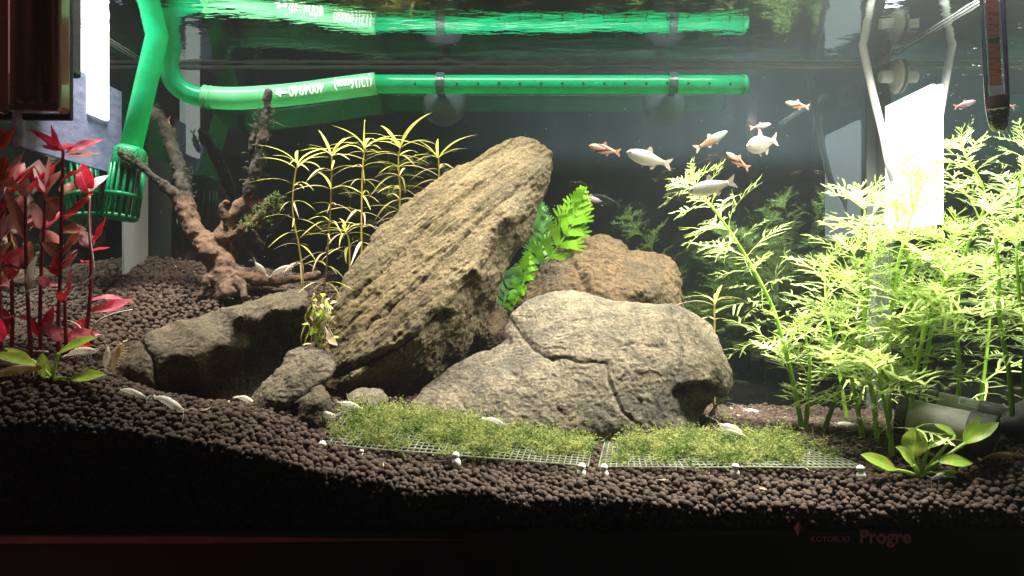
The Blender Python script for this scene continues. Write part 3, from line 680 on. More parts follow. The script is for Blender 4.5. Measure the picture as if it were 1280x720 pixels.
def moss_mesh(points, normals, length, leaf, nleaf, mat, name, parent, loc=None, curl=0.5, up=0.6):
    """many short bent sprigs with tiny leaflets"""
    V = []; T = []
    for p, n in zip(points, normals):
        p = Vector(p); L = length*random.uniform(0.5, 1.25)*(1.45 if noise.noise(p*150) > .18 else 0.9)
        d = (Vector(n)*up + Vector((random.gauss(0, 1), random.gauss(0, 1), random.gauss(0, 0.6)))*curl).normalized()
        d2 = Vector((random.gauss(0, 1), random.gauss(0, 1), random.gauss(0.0, 0.7)))*0.45
        side = d.orthogonal().normalized(); side.rotate(Quaternion(d, random.uniform(0, 6.28)))
        w = leaf*0.16; prev = None; K = 4
        for k in range(K+1):
            s = k/K; c = p + (d + d2*s*s)*L*s; ww = w*(1-0.6*s); i = len(V)
            V += [tuple(c-side*ww), tuple(c+side*ww)]
            if prev is not None: T += [(prev, prev+1, i+1), (prev, i+1, i)]
            prev = i
        for k in range(nleaf):
            s = random.uniform(0.2, 1.0); c = p + (d + d2*s*s)*L*s
            e = (d*0.7 + Vector((random.gauss(0, 1), random.gauss(0, 1), random.gauss(0, 1)))*0.8).normalized()
            q = e.orthogonal().normalized()*leaf*0.22; i = len(V)
            V += [tuple(c-q*0.4), tuple(c+e*leaf*0.5+q), tuple(c+e*leaf), tuple(c+e*leaf*0.5-q)]; T += [(i, i+1, i+2), (i, i+2, i+3)]
    o = tri_obj(name, np.array(V), np.array(T), mat, parent, loc, smooth=False); o['kind'] = 'stuff'; return o
mp_, mn_ = [], []
for (idx, t0, t1, cnt) in ((0, 0.78, 1.0, 70), (1, 0.3, 0.95, 90), (2, 0.45, 0.9, 110), (3, 0.1, 0.9, 30)):
    p, r = WOODPATHS[idx]
    for _ in range(cnt):
        i = int(random.uniform(t0, t1)*(len(p)-1)); n = Vector((random.gauss(0, 1), random.gauss(0, 1), random.gauss(0, 1))).normalized()
        mp_.append(p[i]+n*r[i]*0.9); mn_.append(n)
moss_mesh(mp_, mn_, 0.0045, 0.0014, 7, M['moss_dark'], 'moss', dw)
mp_, mn_ = [], []
for (idx, t0, t1, cnt) in ((4, 0.35, 1.0, 260), (0, 0.0, 0.12, 60)):
    p, r = WOODPATHS[idx]
    for _ in range(cnt):
        i = int(random.uniform(t0, t1)*(len(p)-1)); n = Vector((random.gauss(0, 1), random.gauss(0, 1), random.gauss(0, 1))).normalized()
        mp_.append(p[i]+n*r[i]*0.9); mn_.append(n)
moss_mesh(mp_, mn_, 0.005, 0.0018, 8, leafmat('moss_mid', (0.05, 0.08, 0.015), (0.15, 0.19, 0.045), 0.35, 0.6, 0.0), 'moss', dw)

# ---------------------------------------------------------------- leaf meshes (shared data)
def leaf_blade(name, mat, wid, droop, fold=0.25, nx_=9, peak=0.45, tipcurl=0.0, side=0.0, wavy=0.0):
    V = []; Fs = []
    for i in range(nx_+1):
        x = i/nx_; w = wid*(math.sin(math.pi*min(1, x**(math.log(0.5)/math.log(peak))))**0.85)*0.5 + 0.012*wid
        if i == nx_: w = wid*0.01
        zc = -droop*x*x + tipcurl*x**3; yc = side*x*x
        for j in (-1, -0.5, 0, 0.5, 1):
            w_ = w*(1+(0.10*noise.noise((x*9, j*3, wid*50+droop*9)) if abs(j) == 1 else 0))
            V.append((x*(1-0.12*abs(droop)*x), yc + j*w_, zc + abs(j)*w*fold + wavy*math.sin(x*11+j*2)*w))
    for i in range(nx_):
        for j in range(4): a = i*5+j; Fs.append((a, a+5, a+6, a+1))
    me = bpy.data.meshes.new(name); me.from_pydata(V, [], Fs); me.polygons.foreach_set('use_smooth', [True]*len(Fs)); me.update()
    me.materials.append(mat); return me
def frame_mat(pos, direction, up, length, roll=0.0):
    x = Vector(direction).normalized(); z = Vector(up) - x*Vector(up).dot(x)
    if z.length < 1e-4: z = x.orthogonal()
    z.normalize()
    if roll: z.rotate(Quaternion(x, roll))
    y = z.cross(x); R = Matrix((x, y, z)).transposed().to_4x4()
    return Matrix.Translation(pos) @ R @ Matrix.Scale(length, 4)
def place(name, me, root, mat4, wscale=1.0):
    o = bpy.data.objects.new(name, me); COL.objects.link(o); o.parent = root
    m = Matrix.Translation(-root.location) @ mat4
    if wscale != 1.0: m = m @ Matrix.Diagonal((1, wscale, wscale, 1))
    o.matrix_local = m; return o

# ---------------------------------------------------------------- red stem plants
RL = {k: [leaf_blade('red_leaf_blade', M[k], w, dr, 0.3, peak=0.42, tipcurl=tc, side=s_, wavy=0.12) for (w, dr, tc, s_) in ((0.36, 0.12, 0, 0.08), (0.36, 0.38, 0, -0.10), (0.36, 0.3, 0.35, 0.14))]
      for k in ('red', 'redpink', 'redtan', 'redpale', 'redorange')}
def stem_tube(root, pts, r0, r1, mat, name='stem', n=7):
    s = smooth_path([tuple(p) for p in pts], 5); mb = MB()
    mb.tube([Vector(a) for a in s], [r0+(r1-r0)*i/(len(s)-1) for i in range(len(s))], n); return mb.build(name, mat, root)
RG = 'red stem plants behind the soil slope'
def red_plant(label, stem, d, leaves, lift=0):
    h = soil_hit(stem[0][0], stem[0][1]); d = h.y if d is None else d
    b = P(stem[0][0], stem[0][1], d); b.z = min(b.z, sz(b.x, b.y)+0.001)
    r = thing('red_stem_plant', label, 'plant', tuple(b), RG)
    stem_tube(r, [b-Vector((0, 0, 0.004))] + [P(x, y, d) for x, y in stem[1:]], 0.0013, 0.0009, M['redstem'])
    for (bx, by, tx, ty, w, k) in leaves:
        p = P(bx, by, d + random.uniform(-.001, .001)); q = P(tx, ty, d + random.uniform(-0.010, 0.016)); L = (q-p).length
        up = Vector((random.uniform(-.5, .5), -random.uniform(.5, .9), random.uniform(.5, 1.1)))
        me = random.choice(RL[k]); ww = 1.28*(w/F*d)/(L*0.36)
        place('leaf', me, r, frame_mat(p, q-p, up, L*1.03), ww)
    return r
red_plant('tallest red stem plant with an arching rosette of red and pink leaves on top', [(74,456),(73,400),(76,330),(77,260),(79,185)], 0.488,
   [(78,190,41,158,10,'red'),(78,188,51,180,8,'redpink'),(78,187,62,157,9,'red'),(79,188,99,170,12,'red'),(82,191,128,173,11,'redpink'),(82,194,124,194,10,'redtan'),
    (76,232,93,200,15,'red'),(77,243,97,231,15,'redtan'),(76,247,58,274,17,'redtan'),(78,276,118,240,7,'red'),(77,290,105,284,17,'redtan'),(77,318,106,286,16,'redtan'),
    (77,322,95,300,12,'redtan'),(76,320,58,300,14,'redtan'),(76,338,98,320,13,'redpink'),(76,338,62,323,11,'red'),(76,332,92,312,10,'redpale'),(75,345,62,330,9,'red'),(75,255,60,245,9,'redpink'),(77,270,95,268,8,'red')])
red_plant('red stem plant with magenta and pale leaves crossing at mid height', [(52,442),(50,400),(52,330),(55,285),(57,242)], 0.494,
   [(57,243,30,190,9,'red'),(57,241,45,190,11,'redpale'),(57,243,50,198,16,'red'),(58,243,78,208,14,'redtan'),(58,243,62,192,5,'redpale'),(51,287,35,264,10,'red'),(51,287,45,249,11,'redpale'),
    (52,287,72,316,16,'redtan'),(53,287,80,262,7,'red'),(51,345,58,362,9,'redpink'),(50,418,73,384,15,'red'),(49,420,38,395,9,'red'),(51,360,71,349,8,'redpink')])
red_plant('red stem plant with one large glossy crimson leaf at its top', [(40,440),(36,400),(33,335),(32,300),(32,245)], 0.480,
   [(32,338,7,291,25,'red'),(32,336,40,300,10,'redtan'),(28,334,11,352,13,'red'),(32,246,52,221,12,'red'),(32,247,25,224,11,'redpale'),(31,300,13,234,12,'redtan'),(32,262,20,240,8,'redpink'),(37,400,24,392,7,'red')])
red_plant('short red stem plant topped by an upright oval crimson leaf', [(84,448),(82,410),(81,375)], 0.480,
   [(81,377,90,341,19,'red'),(79,428,62,400,14,'redpink'),(84,424,113,408,14,'redpink'),(83,432,100,412,12,'red'),(82,380,72,360,8,'red'),(88,428,108,432,12,'red')])
red_plant('red stem plant with white hanging roots and two long pink lower leaves', [(104,436),(110,400),(114,350),(113,300),(112,243)], 0.494,
   [(111,243,96,200,16,'red'),(111,240,131,210,9,'redpale'),(113,311,103,284,14,'redpale'),(113,309,135,275,16,'red'),(113,314,139,308,5,'red'),(113,376,164,362,13,'redpink'),(111,389,169,379,15,'redpink'),
    (108,408,92,398,12,'red'),(107,420,84,420,10,'redpink'),(112,330,100,318,8,'red'),(106,432,96,452,10,'red')])
red_plant('red stem plant with orange-red tip leaves standing against the side glass', [(2,430),(0,380),(-2,300),(-2,240),(-2,190)], 0.4675,
   [(-2,190,19,158,12,'redorange'),(-2,236,8,190,16,'redorange'),(-2,230,21,223,11,'redtan'),(8,216,34,190,7,'redpale'),(-4,312,19,262,18,'redpale'),(-2,300,20,282,12,'redpale'),(-2,275,4,236,12,'red'),
    (-2,320,10,330,12,'red'),(0,428,7,399,12,'red'),(-1,360,10,348,8,'redpink'),(-6,192,-20,160,12,'redorange')])
# roots of the white-rooted plant
rr = [o for o in COL.objects if o.get('label', '').startswith('red stem plant with white')][0]
for lst in ([(112,245),(111,270),(113,300),(117,330),(115,345),(100,357)], [(106,437),(120,405),(140,393),(166,387)], [(108,420),(95,405),(76,398)], [(60,440),(30,437),(0,424)]):
    stem_tube(rr, [P(x, y, 0.484) for x, y in lst], 0.0007, 0.0004, M['root'], 'root', 5)

# ---------------------------------------------------------------- small broad-leaved sword plants
SW = [leaf_blade('sword_leaf_blade', M['swordleaf'], w, dr, 0.22, peak=0.5, wavy=0.08) for (w, dr) in ((0.36, 0.15), (0.42, 0.32), (0.5, 0.1))]
def sword(label, base, d, leaves):
    b = P(base[0], base[1], d); b.z = min(b.z, sz(b.x, b.y)+0.001)
    r = thing('sword_plant', label, 'plant', tuple(b))
    for (bx, by, tx, ty, w, k, depo) in leaves:
        p = P(bx, by, d+depo*0.3); q = P(tx, ty, d+depo); L = (q-p).length
        stem_tube(r, [b, (b+p)/2+Vector((0, 0, 0.001)), p+(q-p)*0.03], 0.0011, 0.0009, M['swordleaf'], 'leaf_stalk', 6)
        place('leaf', SW[k], r, frame_mat(p, q-p, Vector((random.uniform(-.3, .3), -0.75, 0.75)), L), (w/F*d)/(L*(0.36, 0.42, 0.5)[k]))
    return r
sword('small bright green plant with oval leaves under the red stems', (66, 474), 0.447,
      [(45,455,-12,438,16,0,-.004),(55,474,47,444,14,0,-.006),(72,442,118,416,18,0,0.0),(86,474,131,466,18,2,-.010),(62,474,52,440,10,0,.004),(40,450,5,432,10,0,.006)])
sword('small broad-leaved green plant with rounded leaves before the heater', (1150, 590), 0.440,
      [(1140,574,1146,533,30,2,.004),(1142,582,1128,560,24,2,-.008),(1122,588,1078,566,20,2,-.004),(1160,560,1190,538,13,0,.002),(1172,577,1220,572,17,1,-.006),(1205,555,1250,524,18,0,.0),
       (1204,556,1232,516,18,0,.006),(1148,572,1122,556,14,0,.004),(1195,545,1170,527,12,0,.006),(1160,590,1196,560,9,0,.004),(1165,590,1200,594,9,1,-.006)])

# ---------------------------------------------------------------- thin-leaved yellow-green stem plants
TL = [leaf_blade('thin_leaf_blade', M[k], w, dr, 0.15, nx_=9, peak=0.4, tipcurl=tc, side=sd_) for (k, w, dr, tc, sd_) in
      (('yellowleaf', 0.075, 0.75, 0, .2), ('yellowleaf', 0.078, 0.5, 0, -.22), ('yellowleaf', 0.085, 0.25, -0.15, .24), ('yellowpink', 0.08, 0.7, 0, -.2), ('yellowpink', 0.12, 0.9, 0, .1), ('yellowleaf', 0.07, 0.95, 0.2, -.15))]
def whorl_plant(label, pts, d, node=17, leaf=40, top=1.0, n=3, group='thin-leaved stem plants behind the leaning boulder', short_low=True, ext=True):
    P3 = [P(x, y, d) for x, y in pts]; b = P3[0].copy()
    if ext:
        g_ = sz(b.x, b.y)
        if b.z > g_: b = Vector((b.x, b.y, g_)); P3 = [b] + P3
    r = thing('thin_leaved_plant', label, 'plant', tuple(b), group)
    stem_tube(r, P3, 0.0008, 0.0006, M['yellowstem'], 'stem', 6)
    S = [Vector(a) for a in smooth_path([tuple(p) for p in P3[(1 if ext and len(P3) > len(pts) else 0):]], 14)]
    acc = 0; nodes = []; step = node/F*d; tot = sum((S[i+1]-S[i]).length for i in range(len(S)-1)); run = 0
    for i in range(1, len(S)):
        l = (S[i]-S[i-1]).length; acc += l; run += l
        if acc >= step: nodes.append((S[i], run/tot, (S[i]-S[i-1]).normalized())); acc = random.uniform(-.3, .3)*step
    a0 = random.uniform(0, 6.28)
    for (c, t, ax) in nodes:
        a0 += 1.05
        for k in range(n):
            a = a0+k*2*math.pi/n+random.uniform(-.55, .55); out = Vector((math.cos(a), math.sin(a)*0.8, 0))
            L = leaf/F*d*random.uniform(.5, 1.2)*((0.55+0.5*t) if short_low else 0.95)
            dr = out + Vector((0, 0, random.uniform(-0.1, 0.85)+0.3*t))
            me = TL[random.choice((0, 5, 1, 3) if t > 0.4 else (0, 3, 4, 4))]
            place('leaf', me, r, frame_mat(c, dr, (0, 0, 1), L))
    c = S[-1]
    for k in range(7):
        a = a0+k*2*math.pi/7+random.uniform(-.2, .2); out = Vector((math.cos(a), math.sin(a)*0.8, random.uniform(0.25, 1.5)))
        place('leaf', TL[random.choice((1, 2, 0))], r, frame_mat(c, out, (0, 0, 1), leaf/F*d*random.uniform(.6, 1.2)*top))
    return r
whorl_plant('thin-leaved yellow-green plant over the driftwood root with wide top leaves', [(379,352),(374,310),(366,265),(368,225),(372,205)], 0.565, 19, 46, 1.15)
whorl_plant('tall thin-leaved yellow-green plant rising beside the foot of the leaning boulder', [(402,432),(404,380),(409,320),(413,260),(415,195)], 0.535, 17, 44, 1.0, n=4)
whorl_plant('tall thin-leaved plant with an upright brown tip shoot', [(452,320),(452,270),(453,215),(456,185)], 0.60, 16, 44, 1.2, n=4, short_low=False)
whorl_plant('dense bushy thin-leaved plant just above the sloping back of the boulder', [(499,290),(500,240),(498,200),(500,185)], 0.61, 13, 46, 1.2, n=5, short_low=False)
whorl_plant('thin-leaved plant tip showing just over the upper edge of the leaning boulder', [(548,245),(549,220),(548,198)], 0.615, 17, 44, 1.1, short_low=False)
whorl_plant('slender thin-leaved plant between the two tall yellow-green ones, beside the boulder', [(437,330),(436,300),(432,290)], 0.60, 20, 40, 0.9, short_low=False)
whorl_plant('small yellow thin-leaved tuft standing behind the end of the broad boulder', [(893,420),(893,395),(893,378)], 0.568, 20, 44, 1.0, short_low=False, group='thin-leaved tuft')
ob = [o for o in COL.objects if o.get('label', '').startswith('tall thin-leaved plant with an upright')][0]
stem_tube(ob, [P(456,190,.60), P(455,170,.60), P(456,150,.60)], 0.0011, 0.0003, M['yellowleaf'], 'tip_shoot', 5)
# the tangle of thin roots and small leaves at the foot of the tall plant
tb_ = soil_hit(400, 440)
tg = thing('tangled_plant', 'tangle of thin white roots and tiny green leaves in the cleft beside the boulder', 'plant', tuple(P(400, 436, 0.515)))
for k in range(26):
    x = random.uniform(386, 412); y0 = random.uniform(362, 400); q = [(x, y0)]
    for j in range(4): q.append((q[-1][0]+random.uniform(-7, 7), q[-1][1]+random.uniform(6, 16)))
    stem_tube(tg, [P(a, b, 0.512+random.uniform(-.004, .004)) for a, b in q], 0.00035, 0.0003, random.choice((M['root'], M['yellowstem'], M['yellowleaf'])), 'root', 4)
SL = leaf_blade('small_leaf_blade', M['swordleaf'], 0.5, 0.3, 0.2, nx_=5)
SLp = leaf_blade('small_leaf_blade', M['yellowpink'], 0.5, 0.3, 0.2, nx_=5)
for k in range(46):
    p = P(random.uniform(386, 414), random.uniform(366, 438), 0.510+random.uniform(-.005, .005))
    place('leaf', SL if random.random() < .6 else SLp, tg, frame_mat(p, (random.gauss(0, 1), random.gauss(-.4, .6), random.gauss(0, .8)), (random.gauss(0, .4), -.6, .8), random.uniform(.004, .0085)))

# ---------------------------------------------------------------- fern with lobed fronds
def frond(root, mat, pts, d, halfw, nl, name='frond', teeth=4, tilt=0.0):
    S = smooth_path([tuple(P(x, y, d+tilt*i/len(pts))) for i, (x, y) in enumerate(pts)], 12); S = [Vector(s) for s in S]
    V = []; Fs = []; n = len(S)
    def strip(L, Rr):
        i0 = len(V); V.extend(tuple(x) for pr in zip(L, Rr) for x in pr)
        for k in range(len(L)-1): a = i0+2*k; Fs.append((a, a+1, a+3, a+2))
    strip([s+Vector((-0.0008, 0, 0)) for s in S], [s+Vector((0.0008, 0, 0)) for s in S])
    for k in range(nl):
        t = 0.02 + 0.96*k/(nl-1); i = min(int(t*(n-1)), n-2); c = S[i]; ax = (S[i+1]-S[i]).normalized()
        lat = ax.cross(Vector((0, 1, 0))).normalized()
        hw = halfw/F*d*(0.30+1.0*math.sin(math.pi*min(1, 0.2+0.8*t))**0.7)*(1-0.55*t*t)
        for s in (-1, 1):
            dirn = (lat*s*(1-0.45*t) + ax*(0.45+1.0*t) + Vector((0, random.uniform(-.45, .25), 0))).normalized()
            L = hw*random.uniform(.88, 1.1); wv = dirn.cross(Vector((0, 1, 0))).normalized()
            wl = (S[-1]-S[0]).length/nl*0.50
            cur = lambda u: c + dirn*L*u + Vector((0, 0.22*L*u*u*(-1 if s > 0 else 1)+0.04*L*math.sin(u*6+k), -0.14*L*u*u))
            A = []; B = []; NB = 6
            for j in range(NB+1):
                u = 0.66*j/NB; w = wl*(0.50+0.62*(u/0.66)**1.3)
                A.append(cur(u)+wv*w); B.append(cur(u)-wv*w)
            strip(A, B)
            nt_ = teeth; w = wl*1.12
            for q in range(nt_):           # rounded fingers along the outer edge
                f0 = -1+2*q/nt_; f1 = -1+2*(q+1)/nt_; fm = (f0+f1)/2; ln = L*(0.34-0.14*fm*fm)*random.uniform(.8, 1.15)
                base = cur(0.645); dd = (dirn+wv*fm*0.55).normalized(); a_1 = base+wv*w*f0; b_1 = base+wv*w*f1
                mid = (a_1+b_1)/2+dd*ln; hw_ = w/nt_
                strip([a_1, a_1+dd*ln*0.55, mid-wv*hw_*0.45], [b_1, b_1+dd*ln*0.55, mid+wv*hw_*0.45])
            for sg in (-1, 1):             # notched sides
                for q in range(2):
                    u = 0.28+0.2*q; base = cur(u)+wv*sg*wl*(0.55+0.5*u); strip([base-dirn*wl*.28, base+wv*sg*wl*.20], [base+dirn*wl*.42, base+wv*sg*wl*.24+dirn*wl*.30])
    return mesh_obj(name, V, Fs, mat, root, smooth=False)
fb = P(640, 400, 0.575)
fe = thing('fern', 'bright green lobed fern growing in the gap between the boulders', 'fern', tuple(fb))
frond(fe, M['fern'], [(668,345),(690,318),(712,285),(722,258),(728,238)], 0.598, 33, 10)
frond(fe, M['fernblue'], [(672,348),(675,320),(678,290),(676,268),(674,250)], 0.600, 22, 13)
frond(fe, M['fern'], [(648,375),(655,350),(660,330),(660,315)], 0.590, 15, 7)
frond(fe, M['fernblue'], [(628,390),(632,370),(640,350),(646,332)], 0.588, 20, 9)
frond(fe, M['fern'], [(640,388),(648,372),(656,358)], 0.585, 13, 6)
stem_tube(fe, [P(636,405,.58), P(648,375,.59), P(668,345,.598)], 0.0012, 0.0008, M['fernblue'], 'stalk', 6)

# ---------------------------------------------------------------- water wisteria (feathery stem plants)
def wist_leaf(seed, forks=True):
    rnd = random.Random(seed); V = []; Fs = []
    def rib(a, b, w0, w1, bend=0.0):
        a, b = Vector(a), Vector(b); m_ = (a+b)/2 + Vector((0, 0, bend)); t = (b-a).normalized(); s = t.cross(Vector((0, 0, 1))).normalized()
        i = len(V); wm = max(w0, w1)*1.1
        for c, w in ((a, w0), (m_, wm), (b, w1)): V.extend([tuple(c-s*w), tuple(c+s*w)])
        Fs.extend([(i, i+1, i+3, i+2), (i+2, i+3, i+5, i+4)])
    dro = rnd.uniform(.15, .75); sw = rnd.uniform(-.18, .18)
    curve = lambda x: Vector((x*(1-.12*dro*x), sw*x*x, 0.12*x-dro*x*x))
    for k in range(6): rib(curve(k/6), curve((k+1)/6), 0.021*(1-k/8), 0.021*(1-(k+1)/8))
    for k in range(6):
        x = 0.24+0.13*k; c = curve(x); Lb = 0.50*(1-0.55*((x-0.2)/0.8)**1.2)*(0.75 if k == 0 else 1)
        for s in (-1, 1):
            if rnd.random() < .08: continue
            an = math.radians(rnd.uniform(30, 60)); L = Lb*rnd.uniform(.65, 1.15)
            dv = Vector((math.cos(an), s*math.sin(an), rnd.uniform(-.5, .15)))
            e = c+dv*L; rib(c, e, 0.016, 0.004, 0.025)
            if forks:
                for (u, sg) in ((0.42, 1), (0.62, -1)):
                    if rnd.random() < .6: continue
                    an2 = an+sg*s*math.radians(rnd.uniform(22, 42)); f0 = c+dv*L*u
                    f1 = f0+Vector((math.cos(an2), s*math.sin(an2), rnd.uniform(-.4, .2)))*L*rnd.uniform(.3, .5); rib(f0, f1, 0.012, 0.003)
    me = bpy.data.meshes.new('wisteria_leaf_blade'); me.from_pydata(V, [], Fs); me.update(); me.materials.append(M['wisteria']); return me
WL = [wist_leaf(s) for s in range(9)]
WG = 'feathery water wisteria stems'
def wisteria(label, pts, node=24, leaf=62, dstart=0.0, topn=5, seed=1, droop=0.0):
    rnd = random.Random(seed); P3 = [P(*p) for p in pts]; b = P3[0]; b.z = min(b.z, sz(b.x, b.y)+0.001)
    r = thing('water_wisteria', label, 'plant', tuple(b), WG)
    stem_tube(r, P3, 0.0017, 0.0007, M['wisteriastem'], 'stem', 7)
    S = [Vector(a) for a in smooth_path([tuple(p) for p in P3], 16)]; acc = 0; run = 0
    tot = sum((S[i+1]-S[i]).length for i in range(len(S)-1)); a0 = rnd.uniform(0, 3)
    for i in range(1, len(S)):
        l = (S[i]-S[i-1]).length; acc += l; run += l; t = run/tot
        if t < dstart: acc = 0; continue
        if acc >= 1.2*node/F*b.y*(1.1-0.45*t):
            acc = 0; a0 += math.pi/2+rnd.uniform(-.3, .3); ax = (S[i]-S[i-1]).normalized(); e1 = ax.orthogonal().normalized(); e2 = ax.cross(e1)
            for k in (0, 1, 2):
                a = a0+k*2*math.pi/3; out = e1*math.cos(a)+e2*math.sin(a); dr = out*0.95+ax*rnd.uniform(.1, .95)+Vector((rnd.uniform(-.25, .25), rnd.uniform(-.25, .25), rnd.uniform(-.2, .35)-droop))
                L = 1.22*leaf/F*S[i].y*rnd.uniform(.55, 1.3)*(0.8+0.35*math.sin(math.pi*min(1, t+.1)))
                tip = S[i]+dr.normalized()*L
                if abs(tip.x) > XS-0.003 or tip.y > YB-0.003 or tip.y < YF+0.004: L *= 0.45
                place('leaf', rnd.choice(WL), r, frame_mat(S[i], dr, ax+Vector((0, -0.15, 0.25)), L))
    ax = (S[-1]-S[-4]).normalized()
    for k in range(topn):
        a = k*2*math.pi/topn+a0; e1 = ax.orthogonal().normalized(); e2 = ax.cross(e1)
        place('leaf', rnd.choice(WL), r, frame_mat(S[-1], ax*1.0+(e1*math.cos(a)+e2*math.sin(a))*0.55, ax, leaf/F*S[-1].y*rnd.uniform(.45, .75)))
    return r
wisteria('feathery green stem leaning far over towards the fish', [(1004,545,.505),(994,490,.507),(982,440,.510),(966,385,.513),(935,325,.517),(900,272,.520),(868,232,.522)], 19, 50, 0.15, 6, 11)
wisteria('short feathery green stem sharing its root with the long leaning one', [(1006,545,.506),(1010,500,.508),(1012,455,.511),(1005,410,.515)], 22, 46, 0.15, 5, 12)
wisteria('bare-based feathery stem slanting up from beside the moss mat', [(1028,545,.505),(1042,505,.505),(1060,462,.505),(1080,410,.507),(1075,355,.512),(1068,320,.515)], 22, 56, 0.35, 6, 13)
wisteria('tallest feathery green stem before the white panel', [(1110,566,.485),(1112,510,.488),(1108,440,.492),(1118,360,.497),(1130,300,.502),(1150,238,.507)], 22, 64, 0.12, 6, 14)
wisteria('feathery green stem rising beside the corner strip', [(1098,568,.480),(1092,500,.483),(1078,430,.487),(1085,360,.492),(1085,300,.497),(1080,262,.50)], 22, 64, 0.12, 6, 15)
wisteria('low bushy feathery stem next to the broad-leaved plant', [(1115,572,.462),(1112,535,.463),(1102,490,.464),(1096,455,.466)], 20, 54, 0.10, 6, 16)
wisteria('feathery stem arching along the side glass above the heater', [(1190,540,.50),(1200,470,.50),(1195,400,.50),(1205,320,.50),(1232,250,.49),(1205,190,.497)], 22, 58, 0.42, 6, 17)
wisteria('feathery stem pressed to the side glass beside the heater end', [(1268,545,.462),(1262,470,.460),(1250,400,.460),(1248,330,.460),(1240,270,.462)], 24, 56, 0.40, 6, 18, 0.1)
wisteria('feathery stem between the heater and the tallest stem', [(1150,540,.505),(1155,470,.505),(1165,410,.503),(1180,350,.502),(1190,300,.502)], 22, 62, 0.45, 6, 19)
wisteria('feathery stem close to the thermometer side, drooping outwards', [(1290,520,.450),(1285,440,.450),(1275,380,.450),(1270,310,.452)], 24, 56, 0.38, 6, 20, 0.2)
wisteria('feathery stem arching over the heater towards the front glass', [(1135,560,.470),(1140,500,.470),(1150,440,.470),(1165,385,.468),(1185,345,.466)], 22, 66, 0.5, 6, 23)
wisteria('dense feathery stem filling the gap beside the slanting one', [(1080,556,.490),(1070,500,.490),(1060,450,.490),(1050,405,.492)], 20, 66, 0.15, 6, 24)
wisteria('feathery stem with its crown spread across the white panel', [(1125,560,.495),(1135,480,.497),(1142,400,.50),(1135,320,.503),(1120,268,.505)], 20, 74, 0.2, 7, 25)
wisteria('shaded feathery stem at the rear behind the long leaning one', [(1060,535,.60),(1050,470,.60),(1035,400,.605),(1030,340,.61)], 24, 56, 0.15, 6, 21)
wisteria('low feathery stem behind the end of the broad boulder', [(885,528,.535),(890,515,.537),(897,505,.54)], 12, 26, 0.2, 4, 22)

# ---------------------------------------------------------------- moss mats and pegs
def bil(c, u, v):
    return (c[0]*(1-u)+c[1]*u)*(1-v) + (c[3]*(1-u)+c[2]*u)*v
def moss_mat(label, corners, nu, nv, cover, seed):
    rnd = random.Random(seed); C = [P(*c) for c in corners]
    r = thing('moss_mat', label, 'moss mat', tuple(C[0]), 'moss mats on clear mesh')
    mb = MB(); rr = 0.00042
    sag = lambda u, v: Vector((0, 0, 0.0006*noise.noise((u*6+seed, v*3, 0))))
    for i in range(nu+1):
        u = i/nu; mb.tube([bil(C, u, k/6)+sag(u, k/6) for k in range(7)], rr, 4)
    for j in range(nv+1):
        v = j/nv; mb.tube([bil(C, k/20, v)+sag(k/20, v)+Vector((0, 0, 0.0004)) for k in range(21)], rr, 4)
    gm = mb.build('mesh_grid', M['grid'], r); gm['kind'] = 'stuff'
    pts, nrm = [], []
    while len(pts) < 3600:
        u, v = rnd.random(), rnd.random()
        e = cover(u, v) + 0.45*noise.fractal(Vector((u*9+seed, v*3.5, 1.3)), 0.8, 2, 3)
        if e > 0.5: pts.append(bil(C, u, v)+Vector((0, 0, 0.0003+0.003*rnd.random()*min(1, (e-.5)*3)))); nrm.append((0, -0.15, 1))
    moss_mesh(pts, nrm, 0.0058, 0.0015, 9, M['moss'], 'moss', r, curl=1.0, up=0.6)
    return r
moss_mat('moss mat on clear mesh with a bare corner beside the small stones', [(402,556,.446),(735,583,.446),(742,548,.492),(437,507,.490)], 44, 13,
         lambda u, v: 0.25 + 0.85*min(1, max(0, (u*1.0+v*0.12-0.05)*7)) * (0.05 + 1.15*v) * (1 if u < .96 else 0.3), 3)
moss_mat('moss mat on clear mesh between the broad boulder and the feathery plants', [(748,584,.446),(1082,585,.444),(985,545,.492),(757,548,.492)], 44, 13,
         lambda u, v: 0.25 + 0.85*min(1, max(0, (u-0.05)*9))*(0.12+1.1*v)*(1 if u < .80 else 0.45), 8)
PG = 'white pegs holding the moss mats'
def peg(px, py, d, label, s=1.0, mat='white'):
    p = P(px, py, d); ang = Vector((random.uniform(-.12, .12), random.uniform(-.1, .1), 1)).normalized()
    r = thing('peg', label, 'peg', tuple(p-ang*0.003*s), PG); b = p-ang*0.0036*s
    MB().lathe(b, ang, [(-.004*s, .0012*s), (0, .0021*s), (.0006*s, .0027*s), (.003*s, .0024*s), (.0042*s, .0016*s)], 14).build('shank', M[mat], r)
    MB().lathe(b, ang, [(.0040*s, .0011*s), (.0046*s, .0018*s), (.0058*s, .0022*s), (.0066*s, .0020*s), (.0074*s, .0012*s), (.0077*s, .0002*s)], 14).build('cap', M[mat], r)
peg(403,560,.4445,'white peg at the bare corner of the moss mat beside the pebble')
peg(452,567,.4430,'small yellowish peg tucked under the moss mat edge', 0.6, 'root')
peg(570,574,.4440,'white peg halfway along the front edge of the moss mat by the leaning boulder')
peg(727,588,.4440,'white peg at the inner corner of the mat nearer the leaning boulder')
peg(755,589,.4440,'white peg at the inner corner of the mat nearer the feathery plants')
peg(919,588,.4430,'white peg halfway along the front edge of the mat by the feathery plants')
peg(1076,591,.4420,'white peg at the outer mat corner beside the broad-leaved plant', 1.05)

